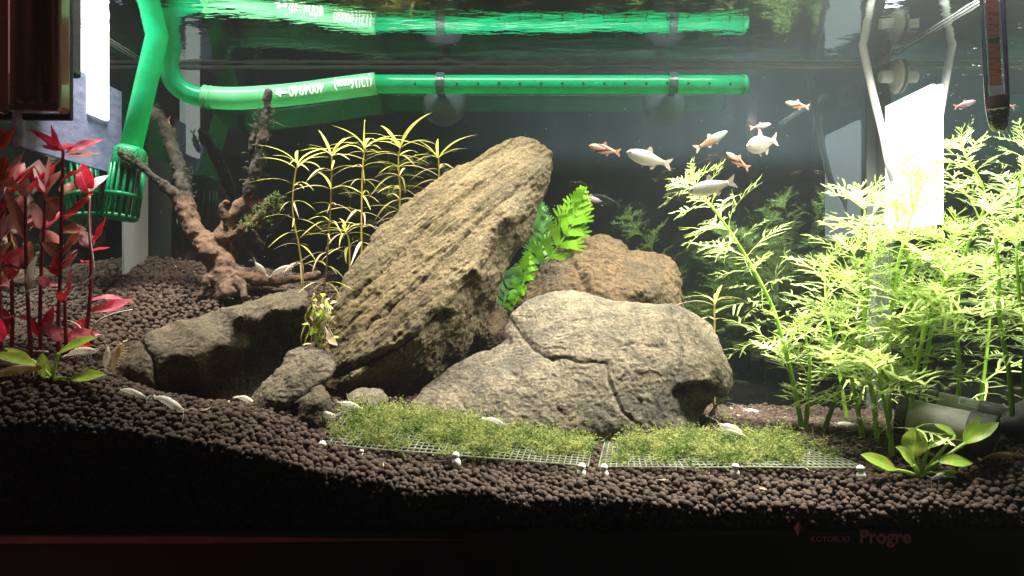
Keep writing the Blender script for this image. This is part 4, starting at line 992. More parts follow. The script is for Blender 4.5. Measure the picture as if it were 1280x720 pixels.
# ---------------------------------------------------------------- filter pipework
def hose(name, lst, mat, root, n=16, per=10):
    q = [(*P(x, y, d), r) for (x, y, d, r) in lst]; s = smooth_path(q, per); mb = MB()
    mb.tube([Vector(a[:3]) for a in s], [a[3] for a in s], n); return mb.build(name, mat, root), [Vector(a[:3]) for a in s], [a[3] for a in s]
PD = 0.628
pr = thing('return_pipe', 'translucent green return hose and spray pipe running along the rear glass', 'pipe', tuple(P(470, 105, PD)))
zt = P(215, -30, 0.60)
elbow, _, _ = hose('elbow', [(228,-40,.597,.0072),(222,0,.600,.0072),(215,52,.603,.0072),(211,82,.606,.0073),(218,103,.61,.0073),(236,117,.614,.0073),(262,123,.618,.0073)], M['green'], pr)
hs_, hp, hr = hose('hose', [(254,121,.616,.0086),(290,123,.619,.0087),(330,121,.622,.0087),(375,117,.624,.0087),(425,110,.626,.0087),(470,104.5,PD,.0088)], M['hose'], pr)
for (x, y) in ((256,121.2),(263,122.2)): 
    c = P(x, y, .6165); MB().lathe(c, (1, 0.02, -0.12), [(-.0012,.0088),(-.0006,.0093),(.0006,.0093),(.0012,.0088)], 18).build('clamp_ring', M['hose'], elbow)
pp, _, _ = hose('spray_pipe', [(462,105,PD,.0072),(600,105.4,PD,.0072),(750,105.6,PD,.0072),(930,105.6,PD,.0072)], M['green'], pr, 20, 4)
MB().lathe(P(929,105.6,PD), (1, 0, 0), [(-.0012,.0076),(.0016,.0076),(.0028,.0066),(.0034,.004),(.0035,.0002)], 20).build('end_cap', M['green'], pp)
for x in np.arange(520, 915, 26): MB().lathe(P(x, 105.5, PD)+Vector((0, -.0071, -.001)), (0, -1, 0), [(-.0002,.0010),(.0003,.0010)], 8).build('outlet_hole', M['blackplastic'], pp)
# printed letters wrapped round the hose (upside down, as fitted)
def wrap_text(body, px0, px1, size_px, ang0, path, rad, root, arrow=False, flip=True):
    if body == 'ARROW':
        v = np.array([(0,.28,0),(.55,.28,0),(.55,0,0),(1,.38,0),(.55,.76,0),(.55,.48,0),(0,.48,0)], float); f = [(0,1,5,6),(1,2,3),(1,3,5),(5,3,4)]
    else: v, f = text_mesh(body, 1.0, bold=0.01)
    bt = bmesh.new(); bv = [bt.verts.new(q_) for q_ in v]
    for q_ in f:
        try: bt.faces.new([bv[i] for i in q_])
        except ValueError: pass
    bmesh.ops.triangulate(bt, faces=bt.faces[:]); bmesh.ops.subdivide_edges(bt, edges=bt.edges[:], cuts=3, use_grid_fill=True)
    bt.verts.index_update(); v = np.array([q_.co[:] for q_ in bt.verts]); f = [tuple(w_.index for w_ in q_.verts) for q_ in bt.faces]; bt.free()
    v = v - np.array([v[:, 0].min(), 0, 0]); W = v[:, 0].max()
    arc = [0]
    for i in range(1, len(path)): arc.append(arc[-1]+(path[i]-path[i-1]).length)
    pxs = [640+p.x/p.y*F for p in path]
    s0 = np.interp(px0, pxs, arc); s1 = np.interp(px1, pxs, arc); out = []
    for x, y, _ in v:
        s = s1+(s0-s1)*x/W            # runs right to left
        i = max(1, int(np.searchsorted(arc, s))); i = min(i, len(path)-1); t = (s-arc[i-1])/max(1e-9, arc[i]-arc[i-1])
        c = path[i-1].lerp(path[i], t); ax = (path[i]-path[i-1]).normalized(); r = rad[i]*1.035
        h = (y-0.35)*size_px*1.3/F*0.62; a = ang0 - h/r     # angle from facing the camera, + = up
        fw = Vector((0, -1, 0)); fw = (fw-ax*fw.dot(ax)).normalized(); up = Vector((0, 0, 1)); up = (up-ax*up.dot(ax)).normalized()
        out.append(c+fw*r*math.cos(a)+up*r*math.sin(a))
    mesh_obj('print', out, f, M['print'], root, smooth=False)
wrap_text('(12/16mm)', 420, 466, 15, 0.02, hp, hr, hs_)
wrap_text('4004940', 364, 407, 15, 0.02, hp, hr, hs_)
wrap_text('ARROW', 347, 362, 12, 0.02, hp, hr, hs_)
# suction-cup clips of the pipe
for (x, lab) in ((551,'clear suction cup clip holding the spray pipe nearer the hose'), (840,'clear suction cup clip holding the spray pipe near its closed end')):
    r = thing('pipe_clip', lab, 'clip', tuple(P(x, 105.5, PD)), 'spray pipe clips'); c = P(x, 105.5, PD)
    mb = MB(); n = 18
    for k in range(n):
        pass
    ring = [c+Vector((0, math.sin(a)*.0080, math.cos(a)*.0080)) for a in np.linspace(-2.7, 2.7, 22)]
    V = []; Fs = []
    for i, p in enumerate(ring):
        dn = (p-c).normalized()
        for (dx, k) in ((-.0032, 0), (.0032, 0), (.0032, .0014), (-.0032, .0014)): V.append(p+Vector((dx, 0, 0))+dn*k)
        if i: a = 4*(i-1); b = 4*i; Fs += [(a, a+1, b+1, b), (a+1, a+2, b+2, b+1), (a+2, a+3, b+3, b+2), (a+3, a, b, b+3)]
    mesh_obj('clip_band', V, Fs, clearmat('clip_clear', (0.05, 0.10, 0.09), 0.35, 0.2, 0.15), r, smooth=False)
    cc = c+Vector((0, 0.0085, -.0085))
    MB().lathe(cc, (0, 1, 0), [(-.001,.003),(.006,.0035),(.010,.008),(.0145,.0145),(YB-cc.y-.0012,.0182),(YB-cc.y-.0006,.0180)], 32, cap=False).build('suction_cup', M['cup'], r)
# intake pipe with strainer
ir = thing('intake_pipe', 'slanting green intake pipe with a slotted strainer in the rear corner', 'pipe', tuple(P(150, 275, 0.585)))
a_ = P(163,188,.588); t_ = P(197,42,.584); up_ = (t_-a_).normalized()
ip = MB().tube([a_-up_*.004, a_+(t_-a_)*0.5, t_, t_+up_*0.06], .0078, 18).build('pipe', M['green'], ir)
b_ = P(150,274,.586); ax = (b_-a_).normalized(); Ls = (b_-a_).length
st = MB().lathe(a_, ax, [(-.003,.0080),(-.001,.0105),(.0,.0112),(Ls*.22,.0120),(Ls*.24,.0118)], 22).build('strainer', M['green_solid'], ir)
MB().lathe(a_, ax, [(Ls*.62,.0124),(Ls*.635,.0128),(Ls*.66,.0128),(Ls*.675,.0124)], 22).build('strainer_ring', M['green_solid'], st)
MB().lathe(a_, ax, [(Ls*.93,.0118),(Ls*.95,.0122),(Ls*.99,.0120),(Ls*1.02,.0095),(Ls*1.03,.0002)], 22).build('strainer_tip', M['green_solid'], st)
MB().lathe(a_, ax, [(Ls*.2,.006),(Ls*.97,.006)], 12).build('strainer_core', surf('strainer_core', (0.01, 0.05, 0.02), (0.03, 0.04, 0.015), scale=200), st)
e1 = ax.orthogonal().normalized(); e2 = ax.cross(e1)
for k in range(16):
    a = k*2*math.pi/16; o_ = e1*math.cos(a)+e2*math.sin(a)
    MB().tube([a_+ax*Ls*.22+o_*.0114, a_+ax*Ls*.95+o_*.0116], .0012, 5).build('strainer_bar', M['green_solid'], st)

# ---------------------------------------------------------------- airline, cup and white panels with added glow at the side glass
ar = thing('airline_tube', 'white airline tube running down the side glass behind the feathery plants', 'tube', tuple(P(1128, 252, .612)))
q = [(*P(1072,20,.605), .0029), (*P(1079,60,.607), .0029), (*P(1090,112,.606), .0029), (*P(1103,165,.604), .0028), (*P(1111,205,.606), .0028), (*P(1118,228,.612), .0028), (*P(1128,252,.612), .0026)]
s = smooth_path(q, 8); MB().tube([Vector(a[:3]) for a in s], [a[3] for a in s], 10).build('tube', M['whitetube'], ar)
cu_ = thing('suction_cup', 'white suction cup stuck on the side glass beside the airline tube', 'suction cup', (XS, .621, P(1123, 96, .621).z))
ct = Vector((XS-.0006, .621, P(1123, 96, .621).z))
MB().lathe(ct, (-1, 0, 0), [(0, .0130), (.0010, .0134), (.0025, .0120), (.0042, .0075), (.0050, .0045)], 24).build('cup', M['whitetube'], cu_)
MB().lathe(ct, (-1, 0, 0), [(.0045, .0050), (.0052, .0052), (.0125, .0048), (.0135, .0046), (.0140, .0030)], 16).build('stud', M['whitetube'], cu_)
zc1, zc2 = CZ+0.144, CZ+0.045
lp = thing('white_glow_panel', 'white panel with added glow on the side glass behind the feathery plants', 'white panel', (XS-.002, .60, zc2))  # white plate, no known lamp; its brightness is put in as emission
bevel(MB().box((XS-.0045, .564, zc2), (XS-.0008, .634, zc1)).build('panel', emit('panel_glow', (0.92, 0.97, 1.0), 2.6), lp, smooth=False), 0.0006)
ll = thing('white_glow_panel', 'narrow white strip with added glow on the side glass beside the brown box', 'white panel', (-XS+.002, .574, CZ+.122))  # bright white patch, no known lamp; made as a glowing strip
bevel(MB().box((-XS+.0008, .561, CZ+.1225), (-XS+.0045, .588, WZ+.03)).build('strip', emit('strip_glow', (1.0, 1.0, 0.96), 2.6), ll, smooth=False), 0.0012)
cd = MB().box((-XS+.0006, .482, CZ+.086), (-XS+.0014, .612, CZ+.150)).build('painted_reflection', M['painted_reflection'], loc=(-XS, .54, CZ+.086), smooth=False)  # reflection in the side glass, painted as a lavender sheet
tag(cd, 'pale lavender sheet standing in for a reflection in the side glass under the brown box', 'painted_reflection')

# ---------------------------------------------------------------- brown box filter, thermometer
bz0 = P(40, 138, .470).z
bx_ = thing('filter_box', 'glossy reddish brown plastic box hanging in the upper corner', 'filter', (-.285, .485, bz0))
body = MB().box((-XS+.002, .470, bz0), (-.2662, .4840, WZ+.04)).build('body', M['brownbox'], bx_, smooth=False); bevel(body, .0030, 4)
V = []; Fs = []; xs_ = np.linspace(-XS+.004, -.2672, 40); zs_ = (bz0+.0045, bz0+.0075, WZ+.036)
for j, z in enumerate(zs_):
    for x in xs_:
        t = (x+XS)/.034; bulge = .0022*math.sin(t*9.0+.6)+.0012*math.sin(t*17) - .0015
        V.append((x, .4695+(bulge if j else 0.0)-(.0006 if j else 0), z))
for j in range(2):
    for i in range(39): a = j*40+i; Fs.append((a, a+1, a+41, a+40))
pan = mesh_obj('front_cover', V, Fs, M['brownbox'], bx_)
rim = MB().box((-XS+.002, .4862, bz0-.0022), (-.2682, .4900, WZ+.04)).build('back_plate', M['blackplastic'], bx_, smooth=False); bevel(rim, .001, 2)
v, f = text_mesh('NICO', 1.0, bold=0.03); v[:, 0] -= v[:, 0].min(); k = 0.0225/v[:, 0].max()
o0 = P(62, 103, .4674)
mesh_obj('lettering', np.c_[o0.x - v[:, 1]*k*0.42, np.full(len(v), .4655), o0.z + v[:, 0]*k], f, M['blackplastic'], pan, smooth=False)
spg = MB().box((-XS+.003, .494, CZ+.133), (-.2740, .510, WZ+.03)).build('sponge_block', M['sponge'], loc=(-.28, .503, CZ+.133), smooth=False)
tag(bevel(spg, .002), 'black open-pored sponge block behind the brown box', 'sponge')

th = thing('thermometer', 'slim glass thermometer with shot-filled tip hanging at the side glass', 'thermometer', tuple(P(1247, 166, .44)))
tb0 = P(1248.5, 166, .44); tt0 = P(1240.5, 0, .44); tax = (tt0-tb0).normalized(); TLn = (tt0-tb0).length
gm_ = panemat('thermometer_glass', 1.5, tint=(0.93, 0.95, 0.94), extra=0.02)
tube = MB().lathe(tb0, tax, [(0, .0004), (.0008, .0024), (.003, .0042), (.008, .0052), (.014, .0058), (.018, .0061), (TLn+.03, .0061)], 24, cap=False).build('glass_tube', gm_, th)
MB().lathe(tb0, tax, [(.0135, .0052), (.0145, .0055), (.0195, .0056), (.0202, .0054)], 20).build('red_plug', surf('red_plug', (0.55, 0.12, 0.09), (0.42, 0.09, 0.07), rough=0.4, scale=300), th)
side = tax.cross(Vector((0, 1, 0))).normalized() * (1 if tax.cross(Vector((0, 1, 0))).x > 0 else -1)
def tp(h, s_, yo=0.0): return tb0+tax*h+side*s_+Vector((0, yo, 0))
def tquad(name, h0, h1, s0, s1, yo, mat, par):
    V = [tp(h0, s0, yo), tp(h0, s1, yo), tp(h1, s1, yo), tp(h1, s0, yo)]; V += [q_+Vector((0, .0003, 0)) for q_ in V]
    return mesh_obj(name, V, [(0,1,2,3),(7,6,5,4),(0,4,5,1),(1,5,6,2),(2,6,7,3),(3,7,4,0)], mat, par, smooth=False)
sc = tquad('scale_card', .026, TLn+.028, -.0036, .0030, .0, leafmat('scale_card', (0.72, 0.38, 0.30), (0.62, 0.33, 0.26), 0.75, 0.6, 0.0), th)
tk = surf('scale_ink', (0.03, 0.02, 0.02), rough=0.6)
for i in range(18): tquad('tick', .0315+i*.0031, .0318+i*.0031, -.0030, -.0030+(.0030 if i % 2 else .0022), -.0004, tk, sc)
tquad('green_zone', .0495, .0520, -.0034, .0029, -.0003, surf('green_zone', (0.05, 0.16, 0.04), rough=0.6), sc)
for i, s_ in enumerate(('20', '22', '24', '26', '28', '30')):
    v, f = text_mesh(s_, .0030, bold=0.0)
    W = [tp(.0340+i*.0062+y - .001, .0002+x*.72, -.0004) for x, y, _ in v]; mesh_obj('numeral', W, f, tk, sc, smooth=False)
tquad('edge_glint', .019, TLn+.028, -.0054, -.0047, .001, leafmat('green_glint', (0.03, 0.62, 0.28), (0.02, 0.45, 0.2), 0.7, 0.3, 0.0), th)  # green reflection on the glass edge, painted as a thin bar
vm = leafmat('violet_glint', (0.80, 0.55, 0.95), (0.65, 0.38, 0.9), 0.7, 0.3, 0.0)  # violet glints on the glass edge, painted as thin bars
tquad('edge_glint', .014, TLn+.028, .0049, .0056, -.001, vm, th); tquad('edge_glint', .024, TLn+.028, .0035, .0040, -.002, vm, th)
sh = []
for k in range(260):
    h = random.uniform(.0018, .0125); rm = .0012+.0036*min(1, h/.009); a = random.uniform(0, 6.28); r_ = rm*math.sqrt(random.random())
    sh.append(tp(h, r_*math.cos(a), r_*math.sin(a)))
Vs, Ts = scatter(np.array([tuple(x) for x in sh]), np.random.uniform(.00065, .00085, len(sh)), 1, 0.05, 0.02)
tri_obj('shot', Vs, Ts, surf('shot', (0.10, 0.07, 0.03), (0.28, 0.22, 0.10), rough=0.35, scale=900), th)['kind'] = 'stuff'

# ---------------------------------------------------------------- heater cylinders
def heater(label, a, b, r, capside, labelprint=False, suction=None):
    A, B = P(*a), P(*b); ax = (B-A).normalized(); L = (B-A).length
    rt = thing('heater', label, 'heater', tuple((A+B)/2-Vector((0, 0, r))), 'grey heater cylinders')
    h_ = MB().lathe(A, ax, [(0, r*.90), (.001, r*.98), (.003, r), (L-.014, r), (L-.013, r*.97)], 36).build('housing', M['grey'], rt); auto_smooth(h_)
    c_ = MB().lathe(A, ax, [(L-.0135, r*1.0), (L-.013, r*1.06), (L-.001, r*1.06), (L, r*1.02), (L+.0004, r*.86), (L-.0006, r*.80), (L-.0006, .0002)], 36).build('end_cap', M['darkcap'], rt); auto_smooth(c_)
    k_ = MB().lathe(A, ax, [(-.006, r*.86), (-.005, r*1.02), (.0, r*1.04), (.001, r*.95)], 30).build('rear_cap', M['darkcap'], rt); auto_smooth(k_)
    if labelprint:
        e = Vector((0, -.6, .8)); e = (e-ax*e.dot(ax)).normalized(); f_ = ax.cross(e)
        for (u0, u1, t0, t1) in ((.012, .034, -.45, -.40), (.012, .034, .30, .35), (.012, .013, -.45, .35), (.033, .034, -.45, .35), (.016, .024, -.2, -.12), (.016, .029, .0, .07), (.016, .022, .14, .20)):
            V = []
            for u in (u0, u1):
                for k in range(6):
                    t = t0+(t1-t0)*k/5; V.append(A+ax*u+(e*math.cos(t)+f_*math.sin(t))*(r+.0003))
            mesh_obj('print', V, [(k, k+1, k+7, k+6) for k in range(5)], M['print'], h_, smooth=False)
    if suction:
        c = P(*suction); dv = Vector((XS-.0008-c.x, 0.004, 0)).normalized(); Ld = XS-.0008-c.x
        MB().lathe(c, dv, [(-.012, .0042), (-.003, .0042), (0, .0050), (Ld*.5, .0105), (Ld*.9, .0125), (Ld, .0127)], 26).build('suction_cup', M['darkcap'], rt)
    return rt
heater('grey heater cylinder with a dark round end cap, resting on the soil', (1136,522,.478), (1244,546,.449), .0112, 1)
heater('grey heater cylinder with a white printed label and suction cup, behind the other one', (1168,510,.500), (1252,530,.481), .0108, 1, True, (1258,532,.462))

# ---------------------------------------------------------------- fish
def fishmat(name, body, back, patch, pa=(0.45, 0.85), dark=None):
    m, nt, out = newmat(name); L = nt.links.new
    tc = N(nt, 'ShaderNodeTexCoord'); sx = N(nt, 'ShaderNodeSeparateXYZ'); L(tc.outputs['Object'], sx.inputs[0])
    def ramp(sock, stops):
        r = N(nt, 'ShaderNodeValToRGB'); els = r.color_ramp.elements
        els[0].position, els[0].color = stops[0][0], c4(stops[0][1]); els[1].position, els[1].color = stops[-1][0], c4(stops[-1][1])
        for p, c in stops[1:-1]: e = els.new(p); e.color = c4(c)
        L(sock, r.inputs[0]); return r.outputs[0]
    mr = N(nt, 'ShaderNodeMapRange'); mr.inputs[1].default_value = -0.14; mr.inputs[2].default_value = 0.14; L(sx.outputs[2], mr.inputs[0])
    vert = ramp(mr.outputs[0], [(0, body), (0.55, body), (0.85, back)])
    mx_ = N(nt, 'ShaderNodeMapRange'); mx_.inputs[1].default_value = 0.0; mx_.inputs[2].default_value = 1.0; L(sx.outputs[0], mx_.inputs[0])
    mask = ramp(mx_.outputs[0], [(0, (0,)*3), (pa[0], (0,)*3), (pa[0]+.1, (1,)*3), (pa[1], (1,)*3), (1, (0.4,)*3)])
    a = N(nt, 'ShaderNodeMix', data_type='RGBA'); L(mask, a.inputs[0]); L(vert, a.inputs[6]); a.inputs[7].default_value = c4(patch); col = a.outputs[2]
    if dark:
        # black wedge: x between, |z| small
        ab = N(nt, 'ShaderNodeMath', operation='ABSOLUTE'); L(sx.outputs[2], ab.inputs[0])
        ml = N(nt, 'ShaderNodeMath', operation='MULTIPLY_ADD'); ml.inputs[1].default_value = 3.2; L(ab.outputs[0], ml.inputs[0]); L(sx.outputs[0], ml.inputs[2])
        w = ramp(ml.outputs[0], [(0, (0,)*3), (.50, (0,)*3), (.54, (1,)*3), (.70, (1,)*3), (.76, (0,)*3), (1, (0,)*3)])
        bmx = N(nt, 'ShaderNodeMix', data_type='RGBA'); L(w, bmx.inputs[0]); L(col, bmx.inputs[6]); bmx.inputs[7].default_value = c4(dark); col = bmx.outputs[2]
    b = N(nt, 'ShaderNodeBsdfPrincipled'); b.inputs['Roughness'].default_value = 0.3; b.inputs['Specular IOR Level'].default_value = 0.6; L(col, b.inputs['Base Color'])
    t = N(nt, 'ShaderNodeBsdfTranslucent'); L(col, t.inputs[0]); ms = N(nt, 'ShaderNodeMixShader'); ms.inputs[0].default_value = .25
    L(b.outputs[0], ms.inputs[1]); L(t.outputs[0], ms.inputs[2])
    # rows of tiny scales catch the light; the belly is partly see-through
    vo = N(nt, 'ShaderNodeTexVoronoi'); vo.inputs['Scale'].default_value = 70; L(tc.outputs['Object'], vo.inputs['Vector'])
    bp = N(nt, 'ShaderNodeBump'); bp.inputs['Strength'].default_value = 0.25; bp.inputs['Distance'].default_value = 0.008; L(vo.outputs[0], bp.inputs['Height']); L(bp.outputs[0], b.inputs['Normal'])
    b.inputs['Metallic'].default_value = 0.35
    tp_ = N(nt, 'ShaderNodeBsdfTransparent'); m3 = N(nt, 'ShaderNodeMixShader'); m3.inputs[0].default_value = 0.22
    L(ms.outputs[0], m3.inputs[1]); L(tp_.outputs[0], m3.inputs[2]); L(m3.outputs[0], out.inputs[0]); return m
FM = {'orange': fishmat('orange_fish', (0.32, 0.20, 0.12), (0.16, 0.20, 0.13), (0.46, 0.22, 0.11), (0.35, .9), (0.05, 0.02, 0.015)),
      'white': fishmat('silver_fish', (0.33, 0.30, 0.24), (0.20, 0.21, 0.17), (0.34, 0.26, 0.20), (0.6, .9)),
      'green': fishmat('green_fish', (0.20, 0.27, 0.20), (0.10, 0.22, 0.16), (0.32, 0.16, 0.08), (0.35, .6)),
      'pink': fishmat('pink_fish', (0.34, 0.25, 0.25), (0.24, 0.22, 0.26), (0.36, 0.15, 0.15), (0.4, .9))}
def fish_meshes(deep, key):
    prof = [(0, .012), (.03, .04), (.09, .075), (.18, .108), (.30, .130), (.42, .132), (.54, .112), (.66, .078), (.74, .052), (.80, .042), (.84, .044)]
    V = []; Fs = []; n = 14
    for (x, h) in prof:
        h *= deep
        for k in range(n):
            a = 2*math.pi*k/n; V.append((x, math.cos(a)*h*.42, math.sin(a)*h - (0.02*deep*math.sin(math.pi*x) if math.sin(a) < 0 else 0)))
    for i in range(len(prof)-1):
        for k in range(n): Fs.append((i*n+k, (i+1)*n+k, (i+1)*n+(k+1) % n, i*n+(k+1) % n))
    Fs.append(tuple(range(n))); Fs.append(tuple((len(prof)-1)*n+k for k in range(n-1, -1, -1)))
    def mk(nm, v, f, mat, sm=True):
        me = bpy.data.meshes.new(nm); me.from_pydata(v, [], f); me.update()
        if sm: me.polygons.foreach_set('use_smooth', [True]*len(f))
        me.materials.append(mat); return me
    fm = M['finred'] if key in ('orange', 'pink') else M['fin']
    def fin(pts):  # thin lens-shaped fin
        t = .004; v = [(x, -t, z) for x, z in pts]+[(x, t, z) for x, z in pts]; n_ = len(pts)
        f = [tuple(range(n_)), tuple(range(2*n_-1, n_-1, -1))]+[(i, n_+i, n_+(i+1) % n_, (i+1) % n_) for i in range(n_)]; return v, f
    out = [('body', mk('fish_body', V, Fs, FM[key]))]
    out.append(('tail_fin', mk('fish_tail', *fin([(.82, .035), (.90, .085), (1.0, .135), (.965, .05), (.93, .0), (.965, -.05), (1.0, -.135), (.90, -.085), (.82, -.035)]), fm, False)))
    out.append(('dorsal_fin', mk('fish_dorsal', *fin([(.40, .125*deep), (.45, .215*deep), (.50, .22*deep), (.54, .15*deep), (.55, .105*deep)]), fm, False)))
    out.append(('anal_fin', mk('fish_anal', *fin([(.52, -.115*deep), (.58, -.20*deep), (.63, -.17*deep), (.70, -.06*deep)]), fm, False)))
    out.append(('pelvic_fin', mk('fish_pelvic', *fin([(.32, -.13*deep), (.40, -.205*deep), (.42, -.14*deep)]), fm, False)))
    iv, it = ico(1)
    for s in (-1, 1): out.append(('eye', mk('fish_eye', [(.075+x*.022, s*.026*deep**.5+y*.010, .014+z*.022) for x, y, z in iv], [tuple(t) for t in it], M['eye'])))
    return out
FP = {('orange', 1.0): None, ('white', 1.08): None, ('green', .9): None, ('pink', .85): None, ('white', 1.22): None}
for k in FP: FP[k] = fish_meshes(k[1], k[0])
def fish(label, hx, hy, tx, ty, d, key, dd=0.0):
    H, T = P(hx, hy, d), P(tx, ty, d+dd); L = (T-H).length
    r = bpy.data.objects.new('fish', None); COL.objects.link(r); tag(r, label, 'fish', 'small fish in open water')
    r.empty_display_size = .01
    r.matrix_world = frame_mat(H, T-H, (0, 0, 1), L)
    for nm, me in FP[key]:
        o = bpy.data.objects.new(nm, me); COL.objects.link(o); o.parent = r
    return r
fish('small olive and orange fish swimming just past the top of the leaning boulder', 736, 182, 776, 191, .56, ('orange', 1.0), .004)
fish('plump silver-white fish next to the olive one below the spray pipe', 783, 190, 840, 206, .53, ('white', 1.08), .006)
fish('slim greenish fish swimming nose up under the end of the spray pipe', 909, 164, 868, 187, .57, ('green', .9), .005)
fish('tiny pinkish fish just above the deep-bodied cream fish', 964, 155, 937, 160, .58, ('pink', .85))
fish('deep-bodied cream fish under the tiny pink one', 933, 184, 972, 174, .52, ('white', 1.22), .02)
fish('orange fish with a dark wedge diving head up below the slim greenish fish', 908, 191, 937, 211, .55, ('orange', 1.0), .004)
fish('bright orange fish with a dark wedge, highest of the shoal', 982, 128, 1012, 134, .55, ('orange', 1.0))
fish('silver fish nosing into the tip of the leaning feathery stem', 860, 240, 920, 226, .50, ('white', 1.08), .004)
fish('pinkish fish half hidden behind the bright fern frond', 752, 252, 722, 243, .63, ('pink', .85))
fish('dim pinkish fish standing in for a reflection in the side glass beside the thermometer', 1220, 126, 1192, 134, .508, ('pink', .85))  # mirror image of a fish in the side glass, built as a body
fish('faint reddish fish in the dark behind the driftwood arm', 218, 178, 209, 146, .635, ('pink', .85))

# ---------------------------------------------------------------- shrimps
def shrimp_meshes(mat):
    # head at x=0, tail at x=1, back arched up
    prof = [(0.0, .012, .055), (.06, .035, .06), (.16, .066, .07), (.28, .078, .078), (.38, .074, .088), (.41, .066, .09), (.45, .072, .094), (.52, .064, .094), (.55, .056, .092), (.60, .062, .088), (.66, .054, .078), (.69, .046, .074), (.74, .050, .062), (.80, .036, .046), (.86, .026, .032), (.90, .018, .024)]
    V = []; Fs = []; n = 10
    for (x, r, z) in prof:
        for k in range(n):
            a = 2*math.pi*k/n; V.append((x, math.cos(a)*r*.75, z+math.sin(a)*r))
    for i in range(len(prof)-1):
        for k in range(n): Fs.append((i*n+k, (i+1)*n+k, (i+1)*n+(k+1) % n, i*n+(k+1) % n))
    Fs.append(tuple(range(n))); Fs.append(tuple((len(prof)-1)*n+k for k in range(n-1, -1, -1)))
    def mk(nm, v, f, m):
        me = bpy.data.meshes.new(nm); me.from_pydata([tuple(q) for q in v], [], f); me.polygons.foreach_set('use_smooth', [True]*len(f)); me.update(); me.materials.append(m); return me
    out = [('body', mk('shrimp_body', V, Fs, mat))]
    iv, it = ico(2)
    out.append(('gut', mk('shrimp_gut', [(.20+x*.085, y*.036, .082+z*.040) for x, y, z in iv], [tuple(t) for t in it], M['gut'])))
    lg = MB()
    for k in range(5):
        for s in (-1, 1): x = .14+.055*k; lg.tube([(x, s*.03, .03), (x-.03+.02*k, s*.085, .02), (x-.05+.035*k, s*.11, -.045)], [.009, .007, .004], 4)
    for k in range(4):
        for s in (-1, 1): x = .46+.075*k; lg.tube([(x, s*.02, .04), (x+.02, s*.035, -.02)], [.012, .006], 4)
    out.append(('legs', mk('shrimp_legs', lg.v, lg.f, mat)))
    an = MB()
    for s in (-1, 1):
        an.tube([(0.0, s*.012, .06), (-.12, s*.07, .11), (-.26, s*.17, .10), (-.38, s*.30, .05)], [.004, .003, .002, .0015], 4)
        an.tube([(0.0, s*.010, .07), (-.10, s*.03, .12), (-.20, s*.06, .15)], [.004, .003, .0015], 4)
    an.tube([(.08, 0, .10), (-.05, 0, .105)], [.014, .003], 5)
    out.append(('antennae', mk('shrimp_antennae', an.v, an.f, mat)))
    tf = MB()
    for a in (-.5, -.2, .2, .5):
        c, s_ = math.cos(a), math.sin(a); p = [(.89, 0), (.95, .02), (1.02, .016), (1.04, 0), (1.02, -.016), (.95, -.02)]
        v = [(.89+(x-.89)*c-y*s_, (x-.89)*s_+y*c, .022-(x-.89)*.06+dz) for dz in (.003, -.003) for x, y in p]
        tf.add(v, [tuple(range(6)), tuple(range(11, 5, -1))]+[(i, 6+i, 6+(i+1) % 6, (i+1) % 6) for i in range(6)])
    out.append(('tail_fan', mk('shrimp_tail', tf.v, tf.f, mat)))
    iv, it = ico(1)
    for s in (-1, 1): out.append(('eye', mk('shrimp_eye', [(.045+x*.014, s*.042+y*.014, .085+z*.014) for x, y, z in iv], [tuple(t) for t in it], M['eye'])))
    return out
SHM = {'w': shrimp_meshes(M['shrimp']), 'y': shrimp_meshes(M['shrimpy'])}
def shrimp(label, hx, hy, tx, ty, key='w', d=None, up=(0, -.35, 1), wid=1.4, lift=0.0012):
    if d is None:
        H = soil_hit(hx, hy+3); T = soil_hit(tx, ty+3); 
        if abs(H.y-T.y) > .03: T = P(tx, ty+3, H.y+.01)
        H = H+Vector((0, -.0005, lift)); T = T+Vector((0, -.0005, lift))
    else: H = P(hx, hy, d); T = P(tx, ty, d+.003)
    r = bpy.data.objects.new('shrimp', None); COL.objects.link(r); tag(r, label, 'shrimp', 'small pale shrimps'); r.empty_display_size = .01
    r.matrix_world = frame_mat(H, T-H, up, (T-H).length) @ Matrix.Diagonal((1, wid, wid, 1))
    for nm, me in SHM[key]:
        o = bpy.data.objects.new(nm, me); COL.objects.link(o); o.parent = r
shrimp('pale shrimp with a yellowish head, on the soil right before the hollow slab', 182, 500, 148, 487)
shrimp('pale shrimp pointing down the soil slope below the hollow slab', 230, 518, 189, 496)
shrimp('pale shrimp at the foot of the small tilted stone', 320, 508, 295, 496)
shrimp('large yellowish shrimp under the small bright green plant', 54, 464, -14, 474, 'y', .443, (0, -.3, 1), 1.15)
shrimp('yellowish shrimp climbing the end of the hollow slab', 154, 428, 141, 470, 'y', .472, (-.2, -1, .1))
shrimp('smaller pale shrimp clinging beside the climbing one on the slab end', 138, 434, 133, 464, 'w', .471, (-.5, -.9, 0))
shrimp('pale shrimp next to the small pointed stone', 420, 523, 380, 521, 'w', .462)
shrimp('pale shrimp on the bare mesh in front of the rounded pebble', 424, 506, 453, 511, 'w', .478)
shrimp('white shrimp perched on the moss mat before the broad boulder', 630, 533, 603, 523, 'w', .462)
shrimp('white shrimp on the soil behind the moss mat, near the boulder end', 898, 535, 932, 546, 'w', .475, wid=1.6)
shrimp('greyish shrimp on the soil ridge behind the broad boulder end', 928, 515, 957, 524, 'w')
shrimp('greyish shrimp on the soil under the slanting feathery stem', 1040, 534, 1078, 541, 'w')
shrimp('pale brown shrimp lying below the dark heater cap', 1268, 572, 1224, 575, 'y', .441)
shrimp('grey shrimp on the driftwood root beside the stump', 318, 330, 334, 345, 'w', .578, wid=1.5)
shrimp('grey shrimp stretched along the driftwood root', 368, 335, 336, 347, 'w', .582, wid=1.3)
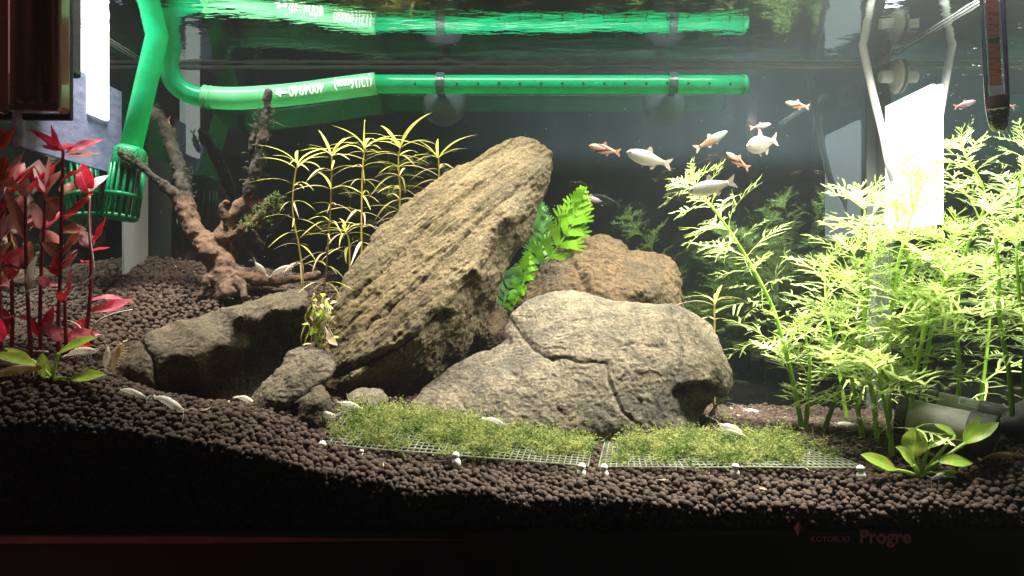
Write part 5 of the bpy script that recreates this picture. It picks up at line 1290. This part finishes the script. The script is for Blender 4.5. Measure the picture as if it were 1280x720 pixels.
shrimp('pale shrimp hanging between the red stems', 41, 362, 48, 316, 'w', .475, (-.6, -.8, 0))
shrimp('pale shrimp near the side glass among the red leaves', 5, 352, 3, 316, 'y', .472, (-.4, -.9, 0))
shrimp('pale shrimp on the soil behind the small bright green plant', 122, 442, 80, 446, 'w', .458)
shrimp('pale shrimp lying under the broad-leaved plant', 1166, 601, 1202, 590, 'w', .437)

# ---------------------------------------------------------------- drifting specks in the water and dirt on the side glass
pt = []
for k in range(300):
    d = random.uniform(.43, .655); x = random.uniform(-.99, .99)*min(XS-.004, .66*d); z = random.uniform(CZ-.02, WZ-.003); pt.append((x, d, z))
for k in range(120): pt.append((XS-.0006, random.uniform(.46, .60), CZ+.04+.12*random.random()**.8))
pt = np.array(pt); R_ = np.random.uniform(.00010, .00022, len(pt)); R_[np.random.rand(len(pt)) < .05] *= 1.8
Vs, Ts = scatter(pt, R_, 1, .3, .1)
sk = tri_obj('drifting_specks', Vs, Ts, M['specks'], loc=(0, .54, CZ))
tag(sk, 'tiny white specks drifting in the water', 'specks', kind='stuff')

# ---------------------------------------------------------------- plant litter on the soil
Vl, Tl_ = [], []
for k in range(150):
    x = random.uniform(-.29, .29); y = random.uniform(.428, .64); z = sz(x, y)+.0026
    a = random.uniform(0, 6.28); L_ = random.uniform(.0012, .0038); w = L_*random.uniform(.15, .45); c_, s_ = math.cos(a), math.sin(a); i = len(Vl)
    for u, v_, h in ((-1, 0, 0), (0, 1, .0005), (1, 0, .0008), (0, -1, 0)): Vl.append((x+u*L_*c_-v_*w*s_, y+u*L_*s_+v_*w*c_, z+h*random.uniform(0, 2)))
    Tl_ += [(i, i+1, i+2), (i, i+2, i+3)]
lt = tri_obj('plant_litter', np.array(Vl), np.array(Tl_), leafmat('litter', (0.30, 0.22, 0.10), (0.42, 0.40, 0.18), 0.3, 0.7, 0.0, 400), loc=(0, .54, CZ), smooth=False)
tag(lt, 'scraps of dead leaf scattered over the soil pellets', 'litter', kind='stuff')

# ---------------------------------------------------------------- faintly milky water
hz = MB().box((-2.2, -0.6, -0.6), (2.2, 0.95, 1.2)).build('haze', None, loc=(0, .2, -.6), smooth=False)
m, nt, out = newmat('haze'); pv = N(nt, 'ShaderNodeVolumePrincipled'); pv.inputs['Color'].default_value = (0.86, 0.95, 0.93, 1); pv.inputs['Density'].default_value = 0.055; pv.inputs['Anisotropy'].default_value = 0.3
nt.links.new(pv.outputs[0], out.inputs['Volume']); hz.data.materials.append(m)
tag(hz, 'faint milky haze filling the water and the air around it', 'haze', kind='stuff')
